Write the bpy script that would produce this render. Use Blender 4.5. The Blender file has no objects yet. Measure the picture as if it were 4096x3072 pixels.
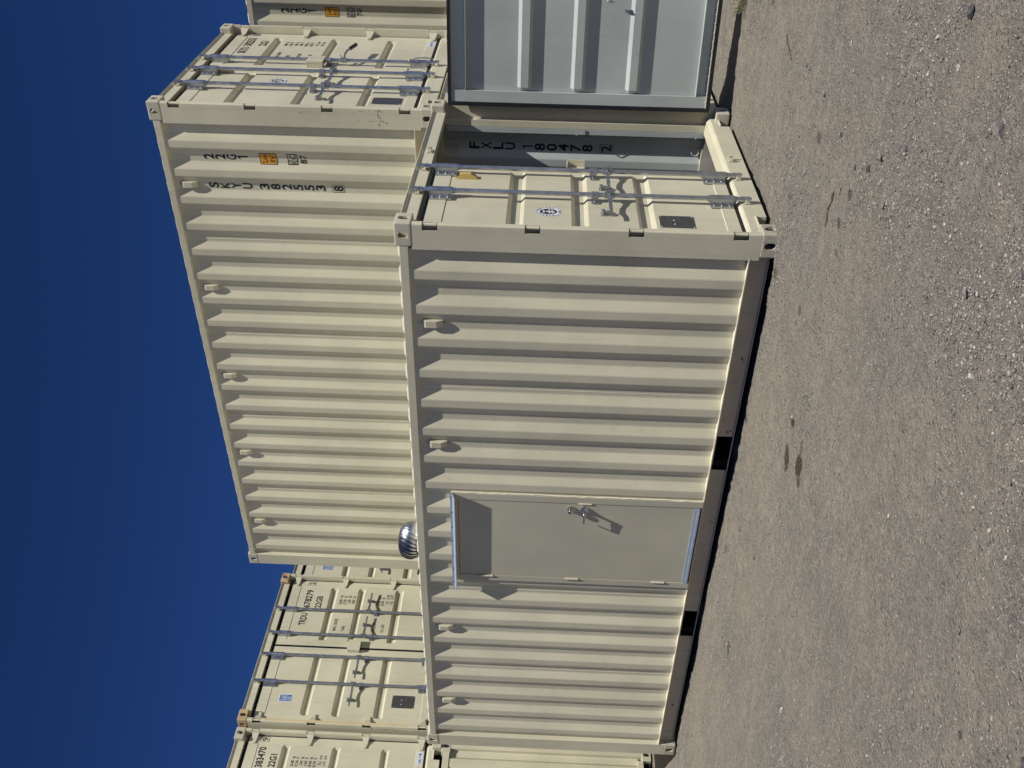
import bpy, bmesh, math, random
import numpy as np
from mathutils import Vector, Matrix

random.seed(7)
rng = np.random.default_rng(11)
SC = bpy.context.scene
COL = SC.collection
R = math.radians

# ---------------------------------------------------------------- camera
cam = bpy.data.cameras.new('camera')
camo = bpy.data.objects.new('camera', cam)
COL.objects.link(camo)
YAW, PITCH, ROLL = -0.6311, 0.0240, 0.0362
FOCAL = 3703.27
f = Vector((math.sin(YAW) * math.cos(PITCH), math.cos(YAW) * math.cos(PITCH), math.sin(PITCH)))
rt = Vector((math.cos(YAW), -math.sin(YAW), 0))
up = rt.cross(f)
rt2 = math.cos(ROLL) * rt + math.sin(ROLL) * up
up2 = -math.sin(ROLL) * rt + math.cos(ROLL) * up
m = Matrix((-up2, rt2, -f)).transposed().to_4x4()   # phone held upright, picture stored on its side
m.translation = Vector((2.802, -5.620, 1.605))
camo.matrix_world = m
cam.sensor_fit = 'HORIZONTAL'
cam.sensor_width = 36.0
cam.lens = 36.0 * FOCAL / 4096.0
cam.clip_start = 0.05
cam.clip_end = 2000
SC.camera = camo

# ---------------------------------------------------------------- light
SUN = Vector((2.1, -0.86, 3.80)).normalized()
w = bpy.data.worlds.new('World')
SC.world = w
w.use_nodes = True
nt = w.node_tree
bg = nt.nodes['Background']
sky = nt.nodes.new('ShaderNodeTexSky')
sky.sky_type = 'NISHITA'
sky.sun_disc = False
sky.sun_elevation = math.asin(SUN.z)
sky.sun_rotation = math.atan2(SUN.x, SUN.y)
sky.altitude = 2500
sky.air_density = 0.75
sky.dust_density = 0.0
sky.ozone_density = 6.0
tint = nt.nodes.new('ShaderNodeMix')      # deep high-desert blue
tint.data_type = 'RGBA'
tint.blend_type = 'MULTIPLY'
tint.inputs[0].default_value = 1.0
tint.inputs[7].default_value = (0.37, 0.61, 1.03, 1)
nt.links.new(sky.outputs[0], tint.inputs[6])
nt.links.new(tint.outputs[2], bg.inputs[0])
bg.inputs[1].default_value = 0.05
sl = bpy.data.lights.new('sun', 'SUN')
sl.energy = 5.0
sl.angle = R(0.53)
sl.color = (1.0, 0.955, 0.87)
slo = bpy.data.objects.new('sun', sl)
COL.objects.link(slo)
slo.location = (8, -4, 15)
slo.rotation_euler = SUN.to_track_quat('Z', 'Y').to_euler()
SC.view_settings.view_transform = 'Standard'
SC.view_settings.look = 'None'
SC.view_settings.exposure = 0.0
SC.view_settings.gamma = 1.0
SC.view_settings.use_curve_mapping = False
SC.cycles.use_denoising = True
SC.cycles.max_bounces = 7
SC.cycles.diffuse_bounces = 2


# ---------------------------------------------------------------- materials
def newmat(name):
    mt = bpy.data.materials.new(name)
    mt.use_nodes = True
    n = mt.node_tree
    b = n.nodes['Principled BSDF']
    return mt, n, b


def N(n, typ, **kw):
    nd = n.nodes.new(typ)
    for k, v in kw.items():
        if k in nd.inputs:
            nd.inputs[k].default_value = v
        else:
            setattr(nd, k, v)
    return nd


def ramp(n, fac, a, b, c0=(0, 0, 0, 1), c1=(1, 1, 1, 1)):
    r = n.nodes.new('ShaderNodeValToRGB')
    r.color_ramp.elements[0].position = a
    r.color_ramp.elements[1].position = b
    r.color_ramp.elements[0].color = c0
    r.color_ramp.elements[1].color = c1
    n.links.new(fac, r.inputs[0])
    return r.outputs[0]


def mixc(n, fac, a, b, mode='MIX'):
    mx = n.nodes.new('ShaderNodeMix')
    mx.data_type = 'RGBA'
    mx.blend_type = mode
    for s, v in ((0, fac), (6, a), (7, b)):
        if isinstance(v, (int, float)):
            mx.inputs[s].default_value = v
        elif isinstance(v, tuple):
            mx.inputs[s].default_value = v if len(v) == 4 else (*v, 1)
        else:
            n.links.new(v, mx.inputs[s])
    return mx.outputs[2]


def mth(n, op, a, b=None, c=None):
    nd = n.nodes.new('ShaderNodeMath')
    nd.operation = op
    for i, v in enumerate((a, b, c)):
        if v is None:
            continue
        if isinstance(v, (int, float)):
            nd.inputs[i].default_value = v
        else:
            n.links.new(v, nd.inputs[i])
    return nd.outputs[0]


def noise(n, vec, scale, detail=3, rough=0.5, dist=0.0):
    nd = n.nodes.new('ShaderNodeTexNoise')
    nd.inputs['Scale'].default_value = scale
    nd.inputs['Detail'].default_value = detail
    nd.inputs['Roughness'].default_value = rough
    nd.inputs['Distortion'].default_value = dist
    if vec is not None:
        n.links.new(vec, nd.inputs['Vector'])
    return nd.outputs[0]


def painted(name, col, rough=0.40, var=0.13, dirt=0.22, dirtcol=(0.20, 0.17, 0.12), wear=0.0,
            wearcol=(0.16, 0.07, 0.03), bump=0.15, denting=0.6, streak=True):
    mt, n, b = newmat(name)
    geo = n.nodes.new('ShaderNodeNewGeometry')
    pos = geo.outputs['Position']
    big = noise(n, pos, 1.3, 4, 0.55)
    dark = tuple(c * (1 - var) for c in col)
    lite = tuple(min(1, c * (1 + var * 0.5)) for c in col)
    c = mixc(n, ramp(n, big, 0.3, 0.7), dark, lite)
    if streak:
        mp = n.nodes.new('ShaderNodeMapping')
        mp.inputs['Scale'].default_value = (16, 16, 0.9)
        n.links.new(pos, mp.inputs[0])
        st = noise(n, mp.outputs[0], 1.0, 5, 0.6)
        stm = mth(n, 'MULTIPLY', ramp(n, st, 0.52, 0.85), dirt)
        c = mixc(n, stm, c, dirtcol)
    blot = noise(n, pos, 9.0, 6, 0.7)
    c = mixc(n, mth(n, 'MULTIPLY', ramp(n, blot, 0.58, 0.78), dirt * 0.9), c, dirtcol)
    if wear > 0:
        wn = noise(n, pos, 14, 6, 0.7)
        c = mixc(n, mth(n, 'MULTIPLY', ramp(n, wn, 0.62 - 0.22 * wear, 0.78 - 0.2 * wear), min(1, wear + 0.3)), c, wearcol)
    n.links.new(c, b.inputs['Base Color'])
    rr = mth(n, 'MULTIPLY_ADD', blot, 0.25, rough - 0.12)
    n.links.new(rr, b.inputs['Roughness'])
    b.inputs['Specular IOR Level'].default_value = 0.4
    fine = noise(n, pos, 260, 2, 0.6)
    dent = noise(n, pos, 2.6, 2, 0.5)
    h = mth(n, 'ADD', mth(n, 'MULTIPLY', fine, bump * 0.004), mth(n, 'MULTIPLY', dent, denting * 0.02))
    bp = n.nodes.new('ShaderNodeBump')
    bp.inputs['Strength'].default_value = 1.0
    bp.inputs['Distance'].default_value = 0.25
    n.links.new(h, bp.inputs['Height'])
    n.links.new(bp.outputs[0], b.inputs['Normal'])
    return mt


BEIGE = (0.600, 0.575, 0.435)
M = {}
M['beige'] = painted('cream_paint', BEIGE)
M['beige_rail'] = painted('cream_rail_paint', (0.50, 0.43, 0.31), dirt=0.45, dirtcol=(0.11, 0.09, 0.07))
M['cast'] = painted('worn_casting_paint', (0.53, 0.51, 0.40), wear=0.12, dirt=0.4, bump=1.5, rough=0.6, streak=False)
M['cast_dirty'] = painted('scuffed_casting_paint', (0.49, 0.46, 0.36), wear=0.45, wearcol=(0.09, 0.055, 0.04), dirt=0.6, bump=3, rough=0.7, streak=False)
M['cast_rust'] = painted('rusty_casting_paint', (0.55, 0.42, 0.24), wear=0.7, wearcol=(0.30, 0.15, 0.06), dirt=0.5, bump=3, rough=0.7, streak=False)
M['entry'] = painted('entry_door_paint', (0.505, 0.485, 0.375), rough=0.5, dirt=0.08, streak=False, denting=0.12)
M['grey'] = painted('grey_inner_paint', (0.44, 0.485, 0.475), dirt=0.12, dirtcol=(0.14, 0.15, 0.15), denting=0.5)
M['yellow'] = painted('yellow_vent_plastic', (0.56, 0.43, 0.14), dirt=0.1, streak=False, denting=0)
M['plank'] = painted('dark_floor_board', (0.13, 0.12, 0.11), dirt=0.6, dirtcol=(0.05, 0.045, 0.04), denting=0)
M['worn_sill'] = painted('worn_sill_paint', (0.64, 0.60, 0.46), dirt=0.55, dirtcol=(0.30, 0.25, 0.17), wear=0.12, wearcol=(0.36, 0.30, 0.21), streak=False)
M['stained_trim'] = painted('stained_cream_paint', (0.60, 0.50, 0.30), dirt=0.5, dirtcol=(0.42, 0.28, 0.10))


def simple(name, col, rough=0.5, metal=0.0, nscale=30, var=0.25, spec=0.5, bump=0.0):
    mt, n, b = newmat(name)
    geo = n.nodes.new('ShaderNodeNewGeometry')
    nz = noise(n, geo.outputs['Position'], nscale, 4, 0.6)
    c = mixc(n, ramp(n, nz, 0.35, 0.7), tuple(x * (1 - var) for x in col), tuple(min(1, x * (1 + var)) for x in col))
    n.links.new(c, b.inputs['Base Color'])
    n.links.new(mth(n, 'MULTIPLY_ADD', nz, 0.3, rough - 0.15), b.inputs['Roughness'])
    b.inputs['Metallic'].default_value = metal
    b.inputs['Specular IOR Level'].default_value = spec
    if bump:
        bp = n.nodes.new('ShaderNodeBump')
        bp.inputs['Strength'].default_value = 1
        bp.inputs['Distance'].default_value = bump
        n.links.new(nz, bp.inputs['Height'])
        n.links.new(bp.outputs[0], b.inputs['Normal'])
    return mt


M['galv'] = simple('galvanised_steel', (0.43, 0.45, 0.48), 0.33, 0.88, 22, 0.12)
M['galvdark'] = simple('cast_zinc', (0.33, 0.35, 0.38), 0.42, 0.8, 60, 0.3)
M['chrome'] = simple('brushed_chrome', (0.6, 0.6, 0.6), 0.2, 1.0, 20, 0.1)
M['flash'] = simple('galvanised_flashing', (0.42, 0.50, 0.62), 0.5, 0.35, 30, 0.1)
M['alu'] = simple('mill_aluminium', (0.50, 0.53, 0.56), 0.34, 1.0, 25, 0.12)
M['rubber'] = simple('black_rubber', (0.012, 0.014, 0.018), 0.5, 0, 40, 0.3)
M['cavity_shade'] = simple('cavity_shade_black', (0.012, 0.012, 0.012), 0.9, 0, 40, 0.3, spec=0.1)  # near-black colour stands in for the shade inside pockets, notches and gaps
M['black'] = simple('black_vinyl', (0.012, 0.013, 0.016), 0.55, 0, 80, 0.2)
M['white'] = simple('white_vinyl', (0.72, 0.75, 0.80), 0.5, 0, 20, 0.03)
M['blue'] = simple('blue_vinyl', (0.03, 0.11, 0.34), 0.5, 0, 20, 0.05)
M['navy'] = simple('navy_print', (0.03, 0.05, 0.16), 0.5, 0, 20, 0.05)
M['amber'] = simple('amber_vinyl', (0.72, 0.33, 0.03), 0.5, 0, 20, 0.05)
M['weld_and_lit_ledge'] = simple('bright_sealant_and_lit_ledge', (0.80, 0.74, 0.58), 0.4, 0, 40, 0.08, bump=0.003)  # sealant and weld beads; also paints the sunlit white on the rail ledge
M['scuff'] = simple('dark_scuff', (0.13, 0.11, 0.085), 0.8, 0, 90, 0.5)
M['redscuff'] = simple('red_scuff', (0.26, 0.09, 0.06), 0.8, 0, 90, 0.5)
M['cable'] = simple('steel_cable', (0.45, 0.42, 0.40), 0.4, 0.7, 200, 0.4)
M['twig'] = simple('dry_wood', (0.19, 0.145, 0.10), 0.9, 0, 120, 0.5, bump=0.01)
M['weed'] = simple('dry_weed', (0.22, 0.22, 0.12), 0.8, 0, 60, 0.5)

# plate with rows of tiny print
mt, n, b = newmat('identification_plate')
geo = n.nodes.new('ShaderNodeNewGeometry')
sx = n.nodes.new('ShaderNodeSeparateXYZ')
n.links.new(geo.outputs['Position'], sx.inputs[0])
row = mth(n, 'GREATER_THAN', mth(n, 'FRACT', mth(n, 'MULTIPLY', sx.outputs[2], 62)), 0.55)
nz = noise(n, geo.outputs['Position'], 190, 2, 0.5)
msk = mth(n, 'MULTIPLY', row, ramp(n, nz, 0.42, 0.5))
n.links.new(mixc(n, mth(n, 'MULTIPLY', msk, 0.55), (0.055, 0.055, 0.058, 1), (0.20, 0.20, 0.20, 1)), b.inputs['Base Color'])
b.inputs['Roughness'].default_value = 0.45
b.inputs['Metallic'].default_value = 0.3
M['plate'] = mt


# ---------------------------------------------------------------- mesh helpers
class MB:
    def __init__(s):
        s.v = []
        s.f = []
        s.mi = []
        s.sm = []

    def add(s, vs, fs, mi=0, smooth=False):
        o = len(s.v)
        s.v += [tuple(x) for x in vs]
        for q in fs:
            s.f.append(tuple(i + o for i in q))
            s.mi.append(mi)
            s.sm.append(smooth)
        return s

    def box(s, x0, x1, y0, y1, z0, z1, mi=0):
        if x0 > x1: x0, x1 = x1, x0
        if y0 > y1: y0, y1 = y1, y0
        if z0 > z1: z0, z1 = z1, z0
        vs = [(x, y, z) for x in (x0, x1) for y in (y0, y1) for z in (z0, z1)]
        fs = [(0, 1, 3, 2), (4, 6, 7, 5), (0, 4, 5, 1), (2, 3, 7, 6), (0, 2, 6, 4), (1, 5, 7, 3)]
        return s.add(vs, fs, mi)

    def prism(s, pts, axis, a, b, mi=0):
        """polygon pts in the plane normal to axis, from a to b"""
        def p3(p, t):
            if axis == 'x': return (t, p[0], p[1])
            if axis == 'y': return (p[0], t, p[1])
            return (p[0], p[1], t)
        k = len(pts)
        vs = [p3(p, a) for p in pts] + [p3(p, b) for p in pts]
        fs = [tuple(range(k))[::-1], tuple(range(k, 2 * k))] + [(i, (i + 1) % k, k + (i + 1) % k, k + i) for i in range(k)]
        return s.add(vs, fs, mi)

    def tube(s, p0, p1, r, n=12, r1=None, mi=0, cap=True):
        p0 = Vector(p0); p1 = Vector(p1)
        r1 = r if r1 is None else r1
        d = (p1 - p0).normalized()
        a = d.orthogonal().normalized(); b = d.cross(a)
        vs = []
        for p, rr in ((p0, r), (p1, r1)):
            for i in range(n):
                t = 2 * math.pi * i / n
                vs.append(p + rr * (math.cos(t) * a + math.sin(t) * b))
        fs = [(i, (i + 1) % n, n + (i + 1) % n, n + i) for i in range(n)]
        o = len(s.v)
        s.add(vs, fs, mi, True)
        if cap:
            s.add([vs[i] for i in range(n)], [tuple(range(n))[::-1]], mi)
            s.add([vs[n + i] for i in range(n)], [tuple(range(n))], mi)
        return s

    def path(s, pts, r, n=8, mi=0):
        for a, b in zip(pts[:-1], pts[1:]):
            s.tube(a, b, r, n, mi=mi)
        return s

    def sphere(s, c, r, nu=14, nv=8, sc=(1, 1, 1), mi=0):
        vs = []
        for j in range(nv + 1):
            ph = math.pi * j / nv
            for i in range(nu):
                t = 2 * math.pi * i / nu
                vs.append((c[0] + r * sc[0] * math.sin(ph) * math.cos(t), c[1] + r * sc[1] * math.sin(ph) * math.sin(t), c[2] + r * sc[2] * math.cos(ph)))
        fs = [(j * nu + i, (j + 1) * nu + i, (j + 1) * nu + (i + 1) % nu, j * nu + (i + 1) % nu) for j in range(nv) for i in range(nu)]
        return s.add(vs, fs, mi, True)

    def mesh(s, name, mats, bevel=0.0, seg=2):
        me = bpy.data.meshes.new(name)
        me.from_pydata(s.v, [], s.f)
        me.polygons.foreach_set('material_index', s.mi)
        me.polygons.foreach_set('use_smooth', s.sm)
        bm = bmesh.new()
        bm.from_mesh(me)
        if bevel:
            bmesh.ops.remove_doubles(bm, verts=bm.verts, dist=1e-5)
        bmesh.ops.recalc_face_normals(bm, faces=bm.faces)
        if bevel:
            es = [e for e in bm.edges if len(e.link_faces) == 2 and e.calc_face_angle(0) > R(25)]
            bmesh.ops.bevel(bm, geom=es, offset=bevel, segments=seg, profile=0.6, affect='EDGES', clamp_overlap=True)
            for fc in bm.faces:
                if fc.calc_area() < bevel * 4: fc.smooth = False
        bm.to_mesh(me)
        bm.free()
        for mm in (mats if isinstance(mats, (list, tuple)) else [mats]):
            me.materials.append(mm)
        return me


CACHE = {}


def part(name, key, fn, parent, loc=None, rot=None, scale=None):
    """fn() -> mesh, cached by key"""
    if key is None or key not in CACHE:
        me = fn()
        me.name = name
        if key is not None:
            CACHE[key] = me
    else:
        me = CACHE[key]
    o = bpy.data.objects.new(name, me)
    COL.objects.link(o)
    o.parent = parent
    if loc is not None: o.location = loc
    if rot is not None: o.rotation_euler = rot
    if scale is not None: o.scale = scale
    return o


def tag(o, label=None, cat=None, group=None, kind=None):
    if label: o['label'] = label
    if cat: o['category'] = cat
    if group: o['group'] = group
    if kind: o['kind'] = kind
    return o


def empty(name, loc=(0, 0, 0), rz=0, parent=None):
    o = bpy.data.objects.new(name, None)
    o.empty_display_size = 0.3
    COL.objects.link(o)
    o.location = loc
    o.rotation_euler = (0, 0, rz)
    o.parent = parent
    return o


# ---------------------------------------------------------------- lettering
GLYPH = {}


def glyphs(txt, bold):
    k = (txt, bold)
    if k not in GLYPH:
        cu = bpy.data.curves.new('lettering', 'FONT')
        cu.body = txt
        cu.size = 1.0
        cu.offset = bold
        cu.fill_mode = 'FRONT'
        cu.resolution_u = 3
        o = bpy.data.objects.new('lettering', cu)
        me = bpy.data.meshes.new_from_object(o)
        vs = np.array([v.co[:] for v in me.vertices])
        fs = [tuple(p.vertices) for p in me.polygons]
        bpy.data.objects.remove(o)
        bpy.data.curves.remove(cu)
        bpy.data.meshes.remove(me)
        if len(vs):
            vs = vs - np.array([vs[:, 0].min(), 0, 0])
        GLYPH[k] = (vs, fs)
    return GLYPH[k]


class Sheet:
    """flat print laid on a surface; (a, b) = across, up; mapped into 3-D at the end"""
    def __init__(s):
        s.mb = MB()

    def text(s, txt, a, b, h, width=None, wf=0.62, bold=0.012, mi=0, cx=False, ar=False, rot=0.0):
        vs, fs = glyphs(txt, bold)
        if not len(vs): return s
        ww = vs[:, 0].max()
        k = h / 0.73
        kx = (width / ww) if width else k * wf
        x = vs[:, 0] * kx
        y = vs[:, 1] * k
        if cx: x = x - ww * kx / 2
        if ar: x = x - ww * kx
        c, sn = math.cos(rot), math.sin(rot)
        s.mb.add([(a + c * p - sn * q, b + sn * p + c * q, 0) for p, q in zip(x, y)], fs, mi)
        return s

    def rect(s, a0, a1, b0, b1, mi=0, lift=0):
        s.mb.add([(a0, b0, lift), (a1, b0, lift), (a1, b1, lift), (a0, b1, lift)], [(0, 1, 2, 3)], mi)
        return s

    def frame(s, a0, a1, b0, b1, t, mi=0, lift=0):
        o = [(a0, b0), (a1, b0), (a1, b1), (a0, b1)]
        q = [(a0 + t, b0 + t), (a1 - t, b0 + t), (a1 - t, b1 - t), (a0 + t, b1 - t)]
        s.mb.add([(x, y, lift) for x, y in o + q], [(i, (i + 1) % 4, 4 + (i + 1) % 4, 4 + i) for i in range(4)], mi)
        return s

    def ellipse(s, a, b, ra, rb, mi=0, lift=0, ri=0.0, k=36):
        o = [(a + ra * math.cos(2 * math.pi * i / k), b + rb * math.sin(2 * math.pi * i / k), lift) for i in range(k)]
        if ri:
            q = [(a + ra * ri * math.cos(2 * math.pi * i / k), b + rb * ri * math.sin(2 * math.pi * i / k), lift) for i in range(k)]
            s.mb.add(o + q, [(i, (i + 1) % k, k + (i + 1) % k, k + i) for i in range(k)], mi)
        else:
            s.mb.add(o, [tuple(range(k))], mi)
        return s

    def mesh(s, mats, fn, cuts=()):
        """fn(a, b, lift) -> 3-D point; cuts: values of a where the surface bends"""
        me = bpy.data.meshes.new('lettering')
        me.from_pydata(s.mb.v, [], s.mb.f)
        me.polygons.foreach_set('material_index', s.mb.mi)
        bm = bmesh.new()
        bm.from_mesh(me)
        for c in cuts:
            bmesh.ops.bisect_plane(bm, geom=bm.verts[:] + bm.edges[:] + bm.faces[:], plane_co=(c, 0, 0), plane_no=(1, 0, 0))
        for v in bm.verts:
            v.co = fn(*v.co)
        bm.to_mesh(me)
        bm.free()
        for mm in mats: me.materials.append(mm)
        return me


# ---------------------------------------------------------------- container
L, W, H = 6.058, 2.438, 2.591
X0 = -0.366
PIT = 0.2815


def profile_points():
    """(x, depth) of the corrugated side from the door end to the far end"""
    p = [(-0.215, 0.048), (X0 + 0.072, 0.048)]
    for k in range(20):
        r = X0 - PIT * k
        p += [(r, 0.012), (r - 0.071, 0.012), (r - 0.142, 0.048)]
        p += [(r - 0.2095, 0.048)] if k < 19 else [(-5.905, 0.048)]
    return p


PROF = profile_points()


def depth(x):
    for (xa, ya), (xb, yb) in zip(PROF[:-1], PROF[1:]):
        if xb <= x <= xa:
            t = (xa - x) / (xa - xb)
            return ya + t * (yb - ya)
    return 0.048


def wall_mesh(sign, cut=None, inner=True):
    """sign +1: wall at y=0 facing -y; -1: wall at y=W facing +y. Outer skin slot 0, inner skin slot 1"""
    pts = list(PROF)
    if cut:
        for xc in (cut[0], cut[1]):
            pts.append((xc, depth(xc)))
        pts.sort(key=lambda p: -p[0])
    mb = MB()
    # small round-over at every fold
    q = []
    for i, p in enumerate(pts):
        if 0 < i < len(pts) - 1:
            a, c = pts[i - 1], pts[i + 1]
            for nb in (a, c):
                d = math.hypot(nb[0] - p[0], nb[1] - p[1])
                t = min(0.0045 / max(d, 1e-6), 0.3)
                q.append((p[0] + (nb[0] - p[0]) * t, p[1] + (nb[1] - p[1]) * t))
        else:
            q.append(p)
    for skin, off in ((0, 0.0), (1, 0.003)):
        if skin and not inner: continue
        for a, b in zip(q[:-1], q[1:]):
            xm = (a[0] + b[0]) / 2
            z0 = 0.183
            if cut and cut[1] < xm < cut[0]: z0 = cut[2]
            def Y(d): return d + off if sign > 0 else W - d - off
            vs = [(a[0], Y(a[1]), z0), (b[0], Y(b[1]), z0), (b[0], Y(b[1]), 2.503), (a[0], Y(a[1]), 2.503)]
            mb.add(vs, [(0, 1, 2, 3)], skin)
    for xs_ in (-1.388, -2.514, -3.640, -4.766):
        if cut and cut[1] < xs_ < cut[0]: continue
        d = depth(xs_)
        y0, y1 = (d - 0.0016, d + 0.001) if sign > 0 else (W - d - 0.001, W - d + 0.0016)
        mb.box(xs_ - 0.0022, xs_ + 0.0022, y0, y1, 0.19, 2.49, 2)
    return mb.mesh('side_wall', [M['beige'], M['grey'], M['weld_and_lit_ledge']])


def casting_mesh(mat):
    """corner at origin (0,0,0); block towards -x, +y, +z ; holes on +x, -y and -z faces"""
    def tmp(mb, bev=0.0, seg=3):
        me = mb.mesh('tmp', [mat], bev, seg)
        return me
    A = MB().box(-0.178, 0, 0, 0.162, 0, 0.118)
    C = MB().box(-0.150, -0.016, 0.016, 0.136, 0.016, 0.102)

    def stad(c, hw, hl, axis, a, b):
        pts = []
        for i in range(9):
            t = math.pi * i / 8
            pts.append((c[0] + hw * math.cos(t), c[1] + (hl - hw) + hw * math.sin(t)))
        for i in range(9):
            t = math.pi + math.pi * i / 8
            pts.append((c[0] + hw * math.cos(t), c[1] - (hl - hw) + hw * math.sin(t)))
        return MB().prism(pts, axis, a, b)
    holes = [stad((0.081, 0.059), 0.024, 0.039, 'x', -0.03, 0.02), stad((-0.090, 0.059), 0.025, 0.039, 'y', -0.02, 0.03),
             stad((-0.089, 0.081), 0.032, 0.058, 'z', -0.02, 0.03)]
    base = bpy.data.objects.new('tmp', tmp(A, 0.013))
    COL.objects.link(base)
    cut = []
    for mb in [C] + holes:
        o = bpy.data.objects.new('tmp', tmp(mb))
        COL.objects.link(o)
        cut.append(o)
        md = base.modifiers.new('b', 'BOOLEAN')
        md.operation = 'DIFFERENCE'
        md.object = o
        md.solver = 'EXACT'
    dg = bpy.context.evaluated_depsgraph_get()
    me = bpy.data.meshes.new_from_object(base.evaluated_get(dg))
    for o in [base] + cut:
        bpy.data.objects.remove(o)
    me.materials.clear()
    me.materials.append(mat)
    return me


HINGE_Z = (2.3475, 1.655, 0.9575, 0.2575)


def door_post_mesh(sgn):
    """door end post at y=0 (sgn 1) or y=W (-1)"""
    mb = MB()
    Y = (lambda y: y) if sgn > 0 else (lambda y: W - y)
    z0, z1 = 0.1175, 2.4735
    # hollow section: outer plate, inner plate, return and stop
    mb.prism([(-0.199, Y(0.0035)), (-0.054, Y(0.0035)), (-0.054, Y(0.0095)), (-0.193, Y(0.0095)), (-0.205, Y(0.046)), (-0.212, Y(0.046)), (-0.212, Y(0.043))], 'z', z0, z1)
    mb.prism([(-0.0125, Y(0.0465)), (-0.0125, Y(0.052)), (-0.138, Y(0.052)), (-0.138, Y(0.108)), (-0.196, Y(0.108)), (-0.212, Y(0.058)), (-0.212, Y(0.0465))], 'z', z0, z1)
    zs = [z0]
    for z in sorted(HINGE_Z):
        zs += [z - 0.052, z + 0.052]
    zs.append(z1)
    for a, b in zip(zs[0::2], zs[1::2]):
        pts = [(-0.0535, 0.0035)]
        for i in range(6):
            t = math.pi / 2 * i / 5
            pts.append((-0.018 + 0.012 * math.sin(t), 0.0155 - 0.012 * math.cos(t)))
        pts += [(-0.006, 0.046), (-0.012, 0.046), (-0.012, 0.022), (-0.024, 0.0095), (-0.0535, 0.0095)]
        mb.prism([(p[0], Y(p[1])) for p in pts], 'z', a, b)
    return mb.mesh('corner_post', [M['beige']])


def far_post_mesh(sgn):
    Y = (lambda y: y) if sgn > 0 else (lambda y: W - y)
    mb = MB().prism([(-L + 0.004, Y(0.0035)), (-5.886, Y(0.0035)), (-5.880, Y(0.010)), (-5.880, Y(0.050)), (-5.93, Y(0.11)), (-L + 0.004, Y(0.11))], 'z', 0.1175, 2.4735)
    return mb.mesh('corner_post', [M['beige']], 0.003)


def top_rail_mesh(sgn):
    Y = (lambda y: y) if sgn > 0 else (lambda y: W - y)
    return MB().box(-5.882, -0.176, Y(0.004), Y(0.064), 2.500, 2.562).mesh('top_side_rail', [M['beige']], 0.004)


POCKETS = ((-2.13, -1.78), (-4.195, -3.84))


def bottom_rail_mesh(sgn):
    Y = (lambda y: y) if sgn > 0 else (lambda y: W - y)
    mb = MB()
    mb.box(-5.882, -0.176, Y(0.002), Y(0.062), 0.177, 0.183, 1)  # top flange coloured brighter than the rail, its sunlit look painted in
    mb.box(-5.882, -0.176, Y(0.046), Y(0.066), 0.031, 0.037)
    xs = [-0.176]
    for a, b in POCKETS:
        xs += [b, a]
    xs.append(-5.882)
    for a, b in zip(xs[0::2], xs[1::2]):
        mb.box(a, b, Y(0.056), Y(0.062), 0.038, 0.177)
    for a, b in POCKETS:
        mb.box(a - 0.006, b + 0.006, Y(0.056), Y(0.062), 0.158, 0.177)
        mb.box(a - 0.006, a, Y(0.0625), Y(0.60), 0.040, 0.158, 2)  # pocket lining blackened, shade of the depth put into its colour
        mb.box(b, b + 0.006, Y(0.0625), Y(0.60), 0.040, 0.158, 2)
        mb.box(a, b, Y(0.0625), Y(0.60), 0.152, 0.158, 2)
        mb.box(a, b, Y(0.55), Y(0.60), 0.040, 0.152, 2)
    return mb.mesh('bottom_side_rail', [M['beige_rail'], M['weld_and_lit_ledge'], M['cavity_shade']])


def header_mesh():
    return MB().prism([(-0.065, 2.463), (-0.065, 2.553), (-0.046, 2.576), (-0.052, 2.581), (-0.17, 2.581), (-0.17, 2.475), (-0.13, 2.463)], 'y', 0.100, W - 0.100).mesh('door_header', [M['beige']], 0.0025)


def sill_mesh():
    mb = MB()
    n0, n1 = 0.405, W - 0.29
    prof = [(-0.065, 0.095), (-0.065, 0.158), (-0.072, 0.166), (-0.19, 0.166), (-0.19, 0.095)]
    mb.prism(prof, 'y', 0.100, W - 0.100)
    mb.prism([(-0.065, 0.014), (-0.065, 0.095), (-0.19, 0.095), (-0.19, 0.014)], 'y', n0, n1)
    for a, b in ((0.10, n0), (n1, W - 0.10)):
        mb.box(-0.19, -0.18, a, b, 0.02, 0.095, 2)  # notch backed by a black sheet, painted shade
        mb.box(-0.064, -0.056, a, b, 0.088, 0.098, 1)
    mb.prism([(-0.072, 0.1665), (-0.100, 0.186), (-0.205, 0.196), (-0.205, 0.1665)], 'y', 0.112, W - 0.112, 3)
    return mb.mesh('door_sill', [M['beige'], M['weld_and_lit_ledge'], M['cavity_shade'], M['worn_sill']], 0.002)


def roof_mesh():
    mb = MB()
    n = 400
    xs = np.linspace(-0.17, -5.97, n)
    def zz(x):
        ph = (x % 0.209) / 0.209
        t = min(max((abs(ph - 0.5) - 0.14) / 0.12, 0), 1)
        return 2.566 + 0.012 * t
    for sk, off in ((0, 0), (1, -0.004)):
        vs = []
        for x in xs:
            z = zz(x) + off
            for y in (0.040, 0.09, W - 0.09, W - 0.040):
                vs.append((x, y, z))
        fs = [(i * 4 + j, i * 4 + j + 1, (i + 1) * 4 + j + 1, (i + 1) * 4 + j) for i in range(n - 1) for j in range(3)]
        mb.add(vs, fs, sk)
    for ys in (1, -1):
        Y = (lambda y: y) if ys > 0 else (lambda y: W - y)
        vs = []
        for x in xs:
            z = zz(x)
            vs += [(x, Y(0.030), 2.5625), (x, Y(0.040), z)]
        mb.add(vs, [(2 * i, 2 * i + 1, 2 * i + 3, 2 * i + 2) for i in range(n - 1)], 2)
    return mb.mesh('roof', [M['beige'], M['grey'], M['weld_and_lit_ledge']])


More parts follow.
